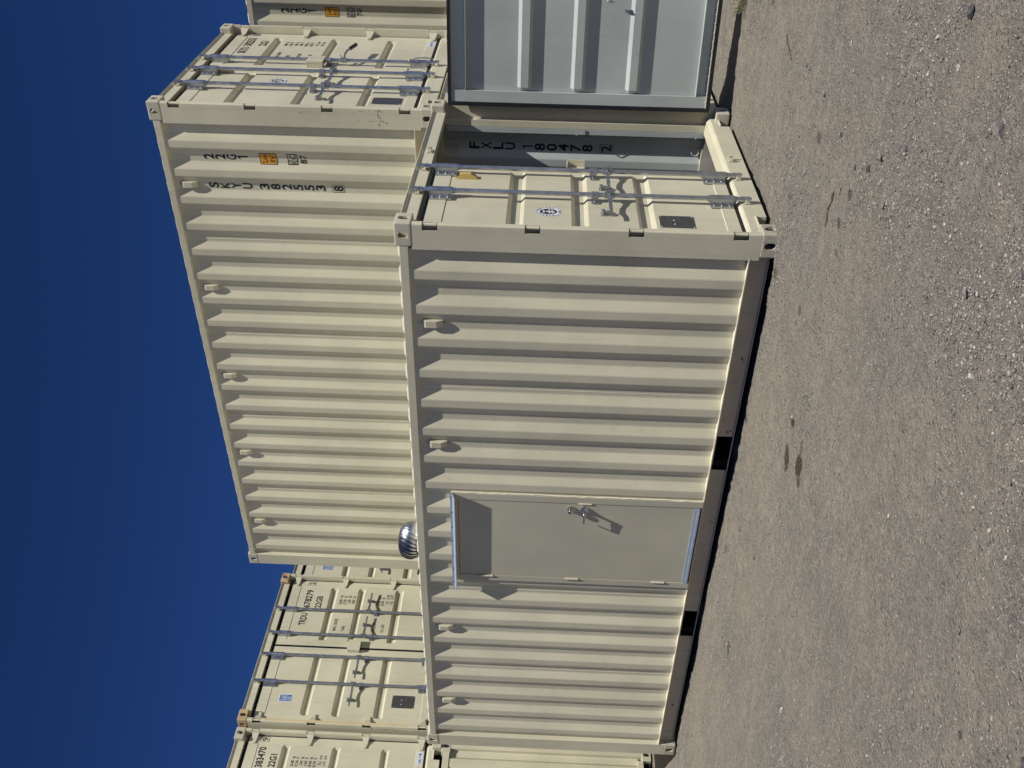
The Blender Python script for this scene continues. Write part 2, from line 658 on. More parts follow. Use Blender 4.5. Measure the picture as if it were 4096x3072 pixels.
def front_wall_mesh():
    mb = MB()
    y = 0.108
    pts = [(y, 0.055)]
    y += 0.09
    k = 0
    while y < W - 0.30:
        pts += [(y, 0.055), (y + 0.045, 0.014), (y + 0.15, 0.014), (y + 0.195, 0.055)]
        y += 0.195 + 0.104
        k += 1
    pts.append((W - 0.108, 0.055))
    for off, mi in ((0, 0), (0.003, 1)):
        for a, b in zip(pts[:-1], pts[1:]):
            mb.add([(-L + a[1] + off, a[0], 0.16), (-L + b[1] + off, b[0], 0.16), (-L + b[1] + off, b[0], 2.49), (-L + a[1] + off, a[0], 2.49)], [(0, 1, 2, 3)], mi)
    return mb.mesh('front_wall', [M['beige'], M['grey']])


def front_header_mesh():
    return MB().box(-L + 0.006, -L + 0.075, 0.162, W - 0.162, 2.485, 2.565).box(-L + 0.03, -L + 0.095, 0.11, W - 0.11, 2.475, 2.4845).mesh('front_header', [M['beige']], 0.003)


def front_sill_mesh():
    mb = MB().box(-L + 0.006, -L + 0.07, 0.162, W - 0.162, 0.10, 0.168)
    mb.box(-L + 0.006, -L + 0.02, 0.34, W - 0.34, 0.02, 0.10)
    mb.box(-L + 0.06, -L + 0.07, 0.162, W - 0.162, 0.02, 0.10, 1)  # black backing paints the shade under the end sill
    return mb.mesh('front_sill', [M['beige'], M['cavity_shade']], 0.003)


def floor_mesh():
    mb = MB()
    y = 0.066
    i = 0
    while y < W - 0.08:
        mb.box(-5.95, -0.206, y, min(y + 0.29, W - 0.066), 0.150, 0.172 - 0.001 * (i % 2))
        y += 0.294
        i += 1
    for k in range(14):
        x = -0.4 - 0.41 * k
        mb.box(x, x - 0.05, 0.07, W - 0.07, 0.035, 0.1495, 1)  # cross-members painted black as underfloor shade
    return mb.mesh('floor', [M['plank'], M['cavity_shade']])


OY = 0.068       # door edge to the container side
# ---- cargo door.  u: from the hinge side to the free edge, n: outward (+), z up.  closed: face at n=0
DW = 1.135       # steel width


def door_panel_mesh(ribs, inner_mat='grey'):
    mb = MB()
    z0, z1 = 0.212, 2.415
    # outer steel sheet with recessed ribs
    cols = [(0.0, 0), (0.094, 0), (0.097, 1), (0.128, 2), (DW - 0.128, 2), (DW - 0.097, 1), (DW - 0.094, 0), (DW, 0)]
    zr = [(z0, 0, 0), (0.306, 0, 0), (0.311, 0.005, 0)]
    for (t, b) in sorted(ribs):
        s = (t - b)
        zr += [(b, 0.005, 0), (b + 0.028, 0.005, 1), (b + 0.40 * s, 0.005, 1), (t - 0.030, 0.005, 1), (t, 0.005, 0)]
    zr += [(2.289, 0.005, 0), (2.294, 0, 0), (z1, 0, 0)]
    fix = []
    for z, d, r in zr:
        fix.append((z, d, r))
    def dep(c, d, r):
        if c == 0: return 0.0
        if c == 1: return d
        return d + (0.036 if r else 0)
    vs = []
    for z, d, r in fix:
        for u, c in cols:
            vs.append((u, -dep(c, d, r), z))
    nc = len(cols)
    fs = [(j * nc + i, j * nc + i + 1, (j + 1) * nc + i + 1, (j + 1) * nc + i) for j in range(len(fix) - 1) for i in range(nc - 1)]
    mb.add(vs, fs, 0)
    # inner skin, same sheet seen from inside
    vs2 = []
    for z, d, r in fix:
        for u, c in cols:
            k = 0.0015 + dep(c, d, r)
            vs2.append((u, -max(k, 0.004), z))
    mb.add(vs2, fs, 1)
    # side tubes and C channels on the inside
    for a, b in ((0.0, 0.094), (DW - 0.094, DW)):
        mb.box(a, b, -0.050, -0.0055, z0, z1, 1)
    for a, b in ((z0, 0.312), (2.288, z1)):
        mb.box(0.094, DW - 0.094, -0.050, -0.0055, a, a + 0.006, 1)
        mb.box(0.094, DW - 0.094, -0.050, -0.0055, b - 0.006, b, 1)
    return mb.mesh('door', [M['beige'], M[inner_mat]])


def gasket_mesh():
    mb = MB()
    z0, z1 = 0.212, 2.415
    t = 0.024
    for (a, b, c, d) in ((-0.017, -0.001, z0 - t, z1 + t), (DW + 0.001, DW + t, z0 - t, z1 + t), (0, DW, z0 - t, z0 - 0.001), (0, DW, z1 + 0.001, z1 + t)):
        mb.box(a, b, -0.046, -0.004, c, d)
    for k in (0.3, 0.62):
        mb.box(-0.0185, -0.017, -0.046 * k - 0.006, -0.046 * k, z0 - t, z1 + t)
    # lip that shows on the inner side, with the white retainer strip and its rivets
    for (a, b, c, d) in ((-0.034, DW + 0.012, z0 - 0.030, z0 - 0.003), (-0.034, DW + 0.012, z1 + 0.003, z1 + 0.028), (-0.034, -0.002, z0 - 0.003, z1 + 0.003)):
        mb.box(a, b, -0.060, -0.046, c, d)
    mb.box(0.0, DW, -0.054, -0.0505, z0 + 0.001, z0 + 0.010, 1)
    for i in range(15):
        u = 0.05 + i * 0.071
        mb.sphere((u, -0.054, z0 + 0.008), 0.006, 8, 4, mi=1)
    return mb.mesh('gasket', [M['rubber'], M['weld_and_lit_ledge']])


def hinge_mesh():
    """pin at (u=-0.085, n=+0.063) ; blade to the door face"""
    mb = MB()
    pu, pn = -0.042, 0.066
    mb.tube((pu, pn, -0.044), (pu, pn, 0.044), 0.0115, 14)
    # blade
    pts = [(pu + 0.006, 0.038), (pu + 0.030, 0.042), (0.065, 0.026), (0.105, 0.015), (0.105, -0.015), (0.065, -0.026), (pu + 0.030, -0.042), (pu + 0.006, -0.038)]
    vs = []
    for (u, z) in pts:
        k = min(max((u - (pu + 0.012)) / 0.055, 0), 1)
        nn = pn + (0.014 - pn) * k
        vs.append((u, nn + 0.004, z))
    for (u, z) in pts:
        k = min(max((u - (pu + 0.012)) / 0.055, 0), 1)
        nn = pn + (0.014 - pn) * k
        vs.append((u, max(nn - 0.012, 0.0005), z))
    # strips so the bent blade stays planar per face
    order = [(0, 1, 6, 7), (1, 2, 5, 6), (2, 3, 4, 5)]
    for a, b, c, d in order:
        mb.add([vs[a], vs[b], vs[c], vs[d], vs[8 + a], vs[8 + b], vs[8 + c], vs[8 + d]], [(0, 1, 2, 3), (7, 6, 5, 4), (0, 4, 5, 1), (3, 2, 6, 7), (1, 5, 6, 2), (0, 3, 7, 4)])
    # pressed ribs
    for s in (1, -1):
        a = Vector((-0.022, 0.056, 0.032 * s)); b2 = Vector((0.012, 0.026, 0.0)); c2 = Vector((0.062, 0.019, 0.018 * s))
        mb.tube(a, b2, 0.0045, 6)
        mb.tube(b2, c2, 0.0045, 6)
    return mb.mesh('hinge', [M['beige']])


BAR_N = 0.050    # bar axis in front of the door face


def bar_mesh():
    mb = MB()
    mb.tube((0, BAR_N, 0.165), (0, BAR_N, 2.470), 0.0165, 16)
    for z, s in ((2.470, 1), (0.165, -1)):
        mb.tube((0, BAR_N, z), (0, BAR_N, z + 0.030 * s), 0.021, 14)
        mb.tube((0, BAR_N, z + 0.030 * s), (0, BAR_N, z + 0.058 * s), 0.012, 12)
        mb.box(-0.026, 0.012, BAR_N - 0.022, BAR_N + 0.018, z + 0.040 * s, z + 0.066 * s)
        mb.tube((-0.016, BAR_N + 0.012, z + 0.030 * s), (-0.016, BAR_N + 0.012, z + 0.072 * s), 0.009, 10)
    return mb.mesh('locking_bar', [M['galv']], 0)


def sleeve_mesh():
    mb = MB()
    h = 0.085
    mb.tube((0, BAR_N, -h), (0, BAR_N, h), 0.026, 16)
    mb.box(-0.027, 0.027, 0.001, BAR_N, -h, h)
    mb.box(-0.062, -0.026, 0.001, 0.016, -h + 0.004, h - 0.004)
    mb.tube((0, BAR_N, h), (0, BAR_N, h + 0.022), 0.021, 14)
    mb.tube((0, BAR_N, -h - 0.022), (0, BAR_N, -h), 0.021, 14)
    for z in (-0.055, 0.0, 0.055):
        mb.tube((-0.045, 0.016, z), (-0.045, 0.022, z), 0.008, 10)
    return mb.mesh('bar_bearing', [M['galv']], 0)


def clamp_mesh():
    mb = MB()
    mb.tube((0, BAR_N, -0.026), (0, BAR_N, 0.026), 0.023, 14)
    mb.box(-0.023, 0.023, 0.001, BAR_N, -0.024, 0.024)
    mb.box(-0.050, 0.040, 0.001, 0.008, -0.026, 0.026)
    mb.tube((-0.034, 0.008, 0), (-0.034, 0.016, 0), 0.008, 8)
    return mb.mesh('bar_clamp', [M['galvdark']], 0)


def keeper_mesh(z, s):
    """cream cam keeper welded on header (s=1) or sill (s=-1); n is measured from the header face"""
    mb = MB()
    a = [(-0.030, 0.0), (-0.030, 0.020), (-0.018, 0.044), (-0.006, 0.040), (-0.008, 0.0)]
    mb.prism([(p[0], p[1]) for p in a], 'z', z - 0.018, z + 0.018)
    mb.prism([(0.008, 0.0), (0.006, 0.026), (0.022, 0.036), (0.030, 0.014), (0.030, 0.0)], 'z', z - 0.015, z + 0.015)
    mb.box(-0.03, 0.03, 0.0, 0.007, z - 0.024, z + 0.024)
    return mb.mesh('cam_keeper', [M['beige']], 0.0015)


def handle_mesh(dirn, ln=0.33, grip=False):
    """hub on the bar at z=0, lever towards dirn*u"""
    mb = MB()
    mb.tube((0, BAR_N, -0.036), (0, BAR_N, 0.036), 0.024, 14)
    mb.box(-0.012, 0.012, BAR_N + 0.018, BAR_N + 0.036, -0.034, 0.034)
    d = dirn
    y0 = BAR_N + 0.018
    pts = [(0.010, 0.012), (0.06, 0.016), (0.13, 0.012), (0.20, 0.014), (0.26, 0.010), (ln, 0.009)]
    yy = [y0, y0 - 0.004, y0 - 0.022, y0 - 0.026, y0 - 0.014, y0 - 0.012]
    for i in range(len(pts) - 1):
        (ua, ha), (ub, hb) = pts[i], pts[i + 1]
        vs = []
        for (u, hh, y) in ((ua, ha, yy[i]), (ub, hb, yy[i + 1])):
            for dy in (-0.006, 0.006):
                for sz in (-1, 1):
                    vs.append((d * u, y + dy, sz * hh))
        mb.add(vs, [(0, 1, 3, 2), (4, 6, 7, 5), (0, 4, 5, 1), (2, 3, 7, 6), (0, 2, 6, 4), (1, 5, 7, 3)])
    mb.tube((d * 0.035, y0 - 0.02, 0), (d * 0.035, y0 + 0.014, 0), 0.010, 10)
    return mb.mesh('handle', [M['galvdark']], 0)


def catch_mesh():
    mb = MB()
    mb.prism([(-0.018, -0.052), (0.018, -0.052), (0.022, -0.03), (0.014, 0), (0.022, 0.03), (0.018, 0.052), (-0.018, 0.052), (-0.022, 0.03), (-0.012, 0), (-0.022, -0.03)], 'y', 0.001, 0.010)
    mb.tube((0, 0.010, 0.036), (0, 0.038, 0.036), 0.012, 10)
    mb.tube((0, 0.010, -0.036), (0, 0.020, -0.036), 0.009, 10)
    mb.box(-0.010, 0.010, 0.010, 0.030, -0.012, 0.022)
    mb.box(-0.024, 0.024, 0.028, 0.034, 0.024, 0.048)
    return mb.mesh('handle_catch', [M['galvdark']], 0)


def vent_mesh(mat, n):
    """box vent: back plate on a face with normal -y ; z 0 = top"""
    mb = MB()
    w = 0.027
    mb.box(-0.031, 0.031, -0.003, 0.0, -0.195, 0.0)
    zt = -0.030
    out = [(-0.0035, zt), (-0.040, zt - 0.008), (-0.045, zt - 0.020), (-0.045, zt - 0.095), (-0.018, zt - 0.140), (-0.0035, zt - 0.143)]
    mb.prism(out, 'x', -w, w)
    for z in (-0.014, -0.183):
        mb.tube((0, -0.003, z), (0, -0.010, z), 0.007, 8, mi=1)
    return mb.mesh('side_vent', [mat, M['scuff']], 0.002)


def latch_cover_mesh():
    mb = MB()
    mb.box(-0.085, 0.085, 0.045, 0.066, -0.085, 0.085)
    mb.box(-0.085, -0.070, 0.001, 0.045, -0.080, 0.080)
    mb.box(0.072, 0.085, 0.001, 0.045, -0.080, 0.080)
    mb.box(-0.085, 0.085, 0.001, 0.045, 0.070, 0.080)
    return mb.mesh('latch_cover', [M['beige']], 0.002)


def cargo_door(root, side, ribs, bars, angle=0.0, name='door', inner='grey', handles='in', zb=1.115, hend=0.33, grips=(), zc=1.213, extra=None):
    """side 'near': hinge at y=0 side, 'far': hinge at y=W side"""
    e = None
    if side == 'near':
        org = Vector((-0.085, OY, 0)); ua = Vector((0, 1, 0)); sg = 1
    else:
        org = Vector((-0.085, W - OY, 0)); ua = Vector((0, -1, 0)); sg = -1
    na = Vector((1, 0, 0))
    # matrix columns: u, n, z (mirrored for one side)
    Mx = Matrix(((ua.x, na.x, 0, org.x), (ua.y, na.y, 0, org.y), (0, 0, 1, 0), (0, 0, 0, 1)))
    if angle:
        pin = org + ua * (-0.042) + na * 0.066
        T = Matrix.Translation(pin) @ Matrix.Rotation(-angle * sg, 4, 'Z') @ Matrix.Translation(-pin)
        Mx = T @ Mx
    key = ('door', tuple(ribs), inner)
    d = part(name, key, lambda: door_panel_mesh(ribs, inner), root)
    d.matrix_local = Mx
    part('gasket', 'gasket', gasket_mesh, d)
    for z in HINGE_Z:
        part('hinge', 'hinge', hinge_mesh, d, (0, 0, z))
    for u in bars:
        b = part('locking_bar', 'bar', bar_mesh, d, (u, 0, 0))
        part('bar_bearing', 'sleeve', sleeve_mesh, d, (u, 0, 2.335))
        part('bar_bearing', 'sleeve', sleeve_mesh, d, (u, 0, 0.300))
        part('bar_clamp', 'clamp', clamp_mesh, d, (u, 0, zc))
    return d


def keepers(root, ys):
    # one keeper pair on header and sill for every bar position
    for y in ys:
        for z, s in ((2.505, 1), (0.118, -1)):
            k = part('cam_keeper', ('keep', z), lambda: keeper_mesh(0, s), root, (-0.0648, y, z), (0, 0, -math.pi / 2))


def door_local(d, side):
    return d


def door_print(d, side, sheet, mats, key=None, name='lettering', lift=0.0012, n0=-0.005):
    """sheet coordinates: a = y in container coordinates, b = z. print on the recessed panel of a closed door"""
    if side == 'near':
        fn = lambda a, b, l: (a - OY, n0 + lift + l, b)
    else:
        fn = lambda a, b, l: (W - OY - a, n0 + lift + l, b)
    return part(name, key, lambda: sheet.mesh(mats, fn), d)


def data_block(sh, y0, rows, ya, yv, yu, h, spaces=None):
    for (z, lab, val, unit) in rows:
        if lab: sh.text(lab, y0, z, h, wf=0.62, bold=0.022)
        if val: sh.text(val, yv, z, h, wf=0.58, ar=True, bold=0.022)
        if unit: sh.text(unit, yu, z, h, wf=0.56, bold=0.022)


ROOT_MATS = {}


def container(label, loc, yaw=0.0, name='shipping_container', castm=None, doors='closed2', ribs=None, entry=False,
              inner=True, vents=True, group='cream shipping containers stacked in the yard', simple=False):
    root = empty(name, loc, yaw)
    tag(root, label, 'shipping container', group)
    # castings
    cm = {'': 'cast'}
    for ix, x in enumerate((0, -L)):
        for iy, y in enumerate((0, W)):
            for iz, z in enumerate((0, H)):
                mk = (castm or {}).get((ix, iy, iz), 'cast')
                part('corner_casting', ('cast', mk), lambda: casting_mesh(M[mk]), root, (x, y, z),
                     None, (1 if ix == 0 else -1, 1 if iy == 0 else -1, 1 if iz == 0 else -1))
    for sg in (1, -1):
        part('corner_post', ('dpost', sg), lambda: door_post_mesh(sg), root)
        part('corner_post', ('fpost', sg), lambda: far_post_mesh(sg), root)
        part('top_side_rail', ('trail', sg), lambda: top_rail_mesh(sg), root)
        part('bottom_side_rail', ('brail', sg), lambda: bottom_rail_mesh(sg), root)
    part('door_header', 'header', header_mesh, root)
    part('door_sill', 'sill', sill_mesh, root)
    part('roof', 'roof', roof_mesh, root)
    part('front_wall', 'fwall', front_wall_mesh, root)
    part('front_header', 'fhead', front_header_mesh, root)
    part('front_sill', 'fsill', front_sill_mesh, root)
    part('floor', 'floor', floor_mesh, root)
    cut = (-2.432, -3.466, 2.254) if entry else None
    part('side_wall', ('wall', 1, cut), lambda: wall_mesh(1, cut), root)
    part('side_wall', ('wall', -1, None), lambda: wall_mesh(-1), root)
    if vents:
        for x, z in vents:
            part('side_vent', 'vent', lambda: vent_mesh(M['beige'], 0), root, (x, 0.0475, z))
    return root


RIBS_A = ((1.845, 1.722), (1.386, 1.264), (0.916, 0.794))
RIBS_E = ((1.850, 1.742), (1.448, 1.345), (0.912, 0.790))
RIBS_B = ((1.985, 1.880), (1.362, 1.258), (0.748, 0.650))
VZ = 2.452
VENTS = [(-0.806, VZ), (-1.940, VZ), (-3.060, VZ), (-4.170, VZ), (-5.295, VZ)]
BARU = (0.552, 0.974)      # bar positions measured from the door's hinge edge


def side_print(root, sh, mats, name='lettering', inside=False):
    cuts = [p[0] for p in PROF]
    if inside:
        fn = lambda a, b, l: (a, W - depth(a) - 0.003 - 0.0022 - l, b)
    else:
        fn = lambda a, b, l: (a, depth(a) - 0.0022 - l, b)
    me = sh.mesh(mats, fn, cuts)
    return part(name, None, lambda: me, root)


def vstack(sh, txt, xc, ztop, step, h, w):
    z = ztop
    for ch in txt:
        if ch == ' ':
            z -= step * 0.52
            continue
        if ch == '1':
            sh.mb.add([(xc - 0.001, z - h, 0), (xc + 0.011, z - h, 0), (xc + 0.011, z, 0), (xc + 0.001, z, 0), (xc - 0.018, z - 0.012, 0), (xc - 0.018, z - 0.024, 0), (xc - 0.001, z - 0.017, 0)], [(0, 1, 2, 3, 4, 5, 6)])
        else:
            sh.text(ch, xc - w / 2, z - h, h, width=w, bold=0.022)
        z -= step
    return z


def side_marks(root, xa, num, serial=None, check=None):
    sh = Sheet()
    vstack(sh, '22G1', xa, 2.176, 0.1075, 0.094, 0.052)
    # amber height label
    lab = Sheet()
    x0, x1 = xa - 0.062, xa + 0.052
    lab.rect(x0, x1, 1.483, 1.646, 0)
    lab.rect(x0 + 0.007, x1 - 0.007, 1.490, 1.639, 1, 0.0006)
    lab.text('2,6m', (x0 + x1) / 2, 1.573, 0.050, width=0.082, cx=True, lift=None) if False else None
    lab.mb.v = [tuple(v) for v in lab.mb.v]
    t = Sheet()
    t.text('2,6m', (x0 + x1) / 2, 1.575, 0.050, width=0.088, cx=True, bold=0.008)
    t.text("8'6\"", (x0 + x1) / 2, 1.502, 0.052, width=0.074, cx=True, bold=0.008)
    lab.mb.add([(v[0], v[1], 0.0012) for v in t.mb.v], t.mb.f, 0)
    side_print(root, lab, [M['black'], M['amber']], 'height_label')
    # ilc box and number
    sh.frame(xa - 0.060, xa + 0.052, 1.290, 1.385, 0.008)
    sh.rect(xa - 0.026, xa - 0.019, 1.298, 1.377)
    sh.text('i', xa - 0.049, 1.308, 0.058, width=0.013, bold=0.012)
    sh.text('C', xa - 0.008, 1.308, 0.058, width=0.046, bold=0.012)
    sh.text(num, xa - 0.046, 1.208, 0.062, width=0.088, bold=0.012)
    if serial:
        xs = xa - 0.287
        z = vstack(sh, serial, xs, 2.178, 0.1075, 0.092, 0.056)
        sh.frame(xs - 0.040, xs + 0.040, 0.878, 0.994, 0.004)
        vstack(sh, check, xs, 0.982, 0.1, 0.090, 0.054)
    return side_print(root, sh, [M['black']])


def emblem(d, side, y, z, key):
    """oval classification emblem: white ring with lettering round a black centre with a white figure"""
    sh = Sheet()
    a, b = 0.078, 0.094
    sh.ellipse(y, z, a, b, 0)
    sh.ellipse(y, z, a * 0.94, b * 0.95, 1, 0.0005, ri=0.965)
    sh.ellipse(y, z, a * 0.56, b * 0.66, 1, 0.0005)
    txt = 'BUREAU VERITAS'
    for i, ch in enumerate(txt):
        t = math.radians(205 - i * 230 / (len(txt) - 1))
        if ch == ' ': continue
        s2 = Sheet()
        s2.text(ch, 0, -0.008, 0.018, wf=0.9, cx=True, bold=0.02)
        rot = t - math.pi / 2
        px, pz = y + a * 0.76 * math.cos(t), z + b * 0.80 * math.sin(t)
        sh.mb.add([(px + math.cos(rot) * v[0] - math.sin(rot) * v[1], pz + math.sin(rot) * v[0] + math.cos(rot) * v[1], 0.0010) for v in s2.mb.v], s2.mb.f, 1)
    s2 = Sheet()
    s2.text('1828', y, z - b * 0.88, 0.014, width=0.036, cx=True, bold=0.01)
    sh.mb.add([(v[0], v[1], 0.0010) for v in s2.mb.v], s2.mb.f, 1)
    # white figure: standing woman with raised arms and attributes, as strokes
    def stroke(p, q, t):
        p = Vector(p); q = Vector(q); dd = (q - p).normalized(); o = Vector((-dd.y, dd.x)) * t
        sh.mb.add([(y + v.x, z + v.y, 0.0010) for v in (p + o, q + o, q - o, p - o)], [(0, 1, 2, 3)], 0)
    stroke((0.0, 0.025), (-0.006, -0.045), 0.008)
    stroke((0.0, 0.020), (0.020, 0.045), 0.004)
    stroke((0.0, 0.018), (-0.022, 0.040), 0.004)
    stroke((-0.030, -0.006), (-0.012, -0.006), 0.005)
    stroke((0.014, -0.004), (0.034, -0.004), 0.005)
    stroke((0.014, -0.022), (0.030, -0.030), 0.006)
    stroke((-0.030, -0.026), (-0.016, -0.032), 0.006)
    sh.ellipse(y + 0.001, z + 0.034, 0.007, 0.008, 0, 0.0010, k=12)
    return door_print(d, side, sh, [M['white'], M['black']], key, 'emblem')


def id_plate(d, side, y0, y1, z0, z1, key, dots=True):
    def fn():
        mb = MB().box(0, y1 - y0, 0, 0.0022, 0, z1 - z0)
        if dots:
            for i, (a, b) in enumerate(((0.42, 0.63), (0.42, 0.30))):
                mb.tube(((y1 - y0) * b, 0.0022, (z1 - z0) * (1 - a)), ((y1 - y0) * b, 0.0034, (z1 - z0) * (1 - a)), 0.006, 8, mi=1)
        for a in (0.05, 0.95):
            for b in (0.04, 0.96):
                mb.tube(((y1 - y0) * a, 0.0022, (z1 - z0) * b), ((y1 - y0) * a, 0.0040, (z1 - z0) * b), 0.005, 8, mi=1)
        return mb.mesh('plate', [M['plate'], M['white']])
    if side == 'near':
        return part('identification_plate', key, fn, d, (y0 - OY, -0.0048, z0))


def sky_doors(root, digits, check, three=True):
    """door set with three bars and the printed data block"""
    nd = cargo_door(root, 'near', RIBS_B, (0.552, 0.974), zc=1.215)
    fd = cargo_door(root, 'far', RIBS_B, (0.974,), zc=1.215)
    keepers(root, (0.622, 1.042, W - 1.042))
    sh = Sheet()
    sh.text('SKYU', 1.705, 2.175, 0.088, width=0.205, bold=0.028)
    sh.text(digits, 1.955, 2.175, 0.088, width=0.275, bold=0.028)
    sh.text('22G1', 1.965, 2.020, 0.085, width=0.175, bold=0.028)
    h = 0.038
    data_block(sh, 1.595, [(1.795, 'MAX GROSS', '30.480', 'kg'), (1.741, '', '67.200', 'lb'), (1.686, 'TARE', '2.040', 'kg'), (1.632, '', '4.500', 'lb'),
                           (1.577, 'PAYLOAD', '28.440', 'kg'), (1.523, '', '62.700', 'lb'), (1.462, 'CU. CAP.', '33.2', 'cu.m.'), (1.405, '', '1.170', 'cu.ft.')], 0, 2.070, 2.095, h)
    door_print(fd, 'far', sh, [M['black']])
    ck = Sheet()
    ck.text(check, 2.332, 2.178, 0.080, width=0.046, cx=True, bold=0.014)
    ck.frame(2.298, 2.366, 2.162, 2.276, 0.005)
    door_print(fd, 'far', ck, [M['black']], n0=0.0)
    st = Sheet()
    st.rect(2.075, 2.250, 0.224, 0.292, 0)
    t = Sheet()
    t.text('CIMC', 2.087, 0.240, 0.034, width=0.080, bold=0.02)
    t.text('中集', 2.176, 0.240, 0.034, width=0.060, bold=0.006)
    st.mb.add([(v[0], v[1], 0.0010) for v in t.mb.v], t.mb.f, 1)
    door_print(fd, 'far', st, [M['white'], M['blue']], 'cimc', 'maker_label', n0=0.0)
    emblem(nd, 'near', 0.885, 1.620, 'emblemB')
    id_plate(nd, 'near', 0.335, 0.505, 0.340, 0.620, 'plateB', False)
    v = part('door_vent', 'doorvent', lambda: vent_mesh(M['beige'], 0), nd, (1.105 - OY, -0.004, 2.315), (0, 0, math.pi))
    for sd, u, dn in (('near', 0.552, -1), ('near', 0.974, -1)):
        dd = nd
        part('handle', ('handle', dn), lambda: handle_mesh(dn), dd, (u, 0, 1.10))
        part('handle_catch', 'catch', catch_mesh, dd, (u + dn * 0.215, -0.004, 1.10))
    # loose handle of the far door with black grip
    hm = part('handle', 'handleloose', lambda: handle_loose_mesh(), fd, (0.974, 0, 1.06))
    part('latch_cover', 'latch', latch_cover_mesh, fd, (W - OY - 1.375, 0.0, 1.345))
    return nd, fd


def handle_loose_mesh():
    mb = MB()
    mb.tube((0, BAR_N, -0.030), (0, BAR_N, 0.036), 0.024, 14)
    p = [(-0.0, BAR_N + 0.02, 0.0), (-0.07, BAR_N + 0.045, 0.0), (-0.15, BAR_N + 0.055, -0.012), (-0.22, BAR_N + 0.055, -0.03)]
    for a, b in zip(p[:-1], p[1:]):
        mb.tube(a, b, 0.011, 8)
    q = [(-0.21, BAR_N + 0.055, -0.028), (-0.36, BAR_N + 0.050, -0.062)]
    mb.tube(q[0], q[1], 0.019, 10, mi=1)
    mb.tube((-0.02, BAR_N + 0.01, 0.03), (-0.06, BAR_N + 0.03, 0.05), 0.010, 8)
    return mb.mesh('handle', [M['galvdark'], M['rubber']])


def lr_doors(root, printed=True):
    nd = cargo_door(root, 'near', RIBS_E, BARU, zc=1.13)
    fd = cargo_door(root, 'far', RIBS_E, BARU, zc=1.13)
    keepers(root, (0.622, 1.042, W - 1.042, W - 0.622))
    for dd in (nd, fd):
        for u in BARU:
            part('handle', ('handle', -1), lambda: handle_mesh(-1), dd, (u, 0, 1.232))
            part('handle_catch', 'catch', catch_mesh, dd, (u - 0.215, -0.004, 1.232))
    part('latch_cover', 'latch', latch_cover_mesh, fd, (W - OY - 1.230, 0.0, 1.330))
    sh = Sheet()
    sh.rect(0.352, 0.462, 1.995, 2.165, 0)
    sh.rect(0.360, 0.454, 2.003, 2.157, 1, 0.0006)
    sh.frame(0.375, 0.440, 2.055, 2.140, 0.004, 0, 0.0011)
    t = Sheet()
    t.text('LR', 0.4075, 2.070, 0.055, width=0.048, cx=True, bold=0.01)
    sh.mb.add([(v[0], v[1], 0.0011) for v in t.mb.v], t.mb.f, 0)
    for k in range(4):
        sh.rect(0.372, 0.440 - 0.012 * (k % 2), 2.012 + 0.009 * k, 2.0155 + 0.009 * k, 0, 0.0011)
    door_print(nd, 'near', sh, [M['white'], M['blue']], 'lrlabel', 'class_label')
    id_plate(nd, 'near', 0.330, 0.515, 0.410, 0.700, 'plateE')
    if printed:
        sh = Sheet()
        sh.text('TRDU', 1.575, 2.095, 0.094, width=0.215, bold=0.022)
        sh.text('678279', 1.885, 2.095, 0.094, width=0.325, bold=0.022)
        sh.text('22GB', 1.890, 1.938, 0.088, width=0.215, bold=0.022)
        h = 0.043
        data_block(sh, 1.505, [(1.650, 'MAX. GROSS', '30.480', 'KG'), (1.590, '', '67.200', 'LB'), (1.530, 'TARE', '2.200', 'KG'), (1.468, '', '4.850', 'LB'),
                               (1.105, 'PAYLOAD', '28.280', 'KG'), (1.050, '', '62.350', 'LB'), (0.985, 'CU. CAP.', '32.9', 'CU.M.'), (0.928, '', '1.162', 'CU.FT.')], 0, 2.062, 2.092, h)
        door_print(fd, 'far', sh, [M['black']])
        ck = Sheet()
        ck.text('2', 2.328, 2.100, 0.080, width=0.042, cx=True, bold=0.022)
        ck.frame(2.294, 2.362, 2.080, 2.198, 0.004)
        door_print(fd, 'far', ck, [M['black']], n0=0.0)
    return nd, fd


# ================================================================ structure: ground
def vnoise(x, y, s, seed):
    r = np.random.default_rng(seed)
    T = r.random((256, 256))
    xs = x / s; ys = y / s
    xi = np.floor(xs).astype(int); yi = np.floor(ys).astype(int)
    fx = xs - xi; fy = ys - yi
    fx = fx * fx * (3 - 2 * fx); fy = fy * fy * (3 - 2 * fy)
    g = lambda a, b: T[a % 256, b % 256]
    return (g(xi, yi) * (1 - fx) + g(xi + 1, yi) * fx) * (1 - fy) + (g(xi, yi + 1) * (1 - fx) + g(xi + 1, yi + 1) * fx) * fy


def gpatch(x, y):
    """0 = smooth packed dirt, 1 = loose gravel"""
    x = np.asarray(x, float); y = np.asarray(y, float)
    p = 0.5 * vnoise(x + 50, y + 50, 0.85, 21) + 0.3 * vnoise(x + 50, y + 50, 0.30, 22) + 0.2 * vnoise(x + 50, y + 50, 0.11, 23)
    p = p + 0.20 * np.exp(-((x - 1.0) ** 2 + (y + 0.25) ** 2) / 0.7) - 0.11 * np.exp(-((x + 1.8) ** 2 / 6 + (y + 1.3) ** 2 / 0.8))
    return np.clip((p - 0.44) * 3.2, 0, 1)


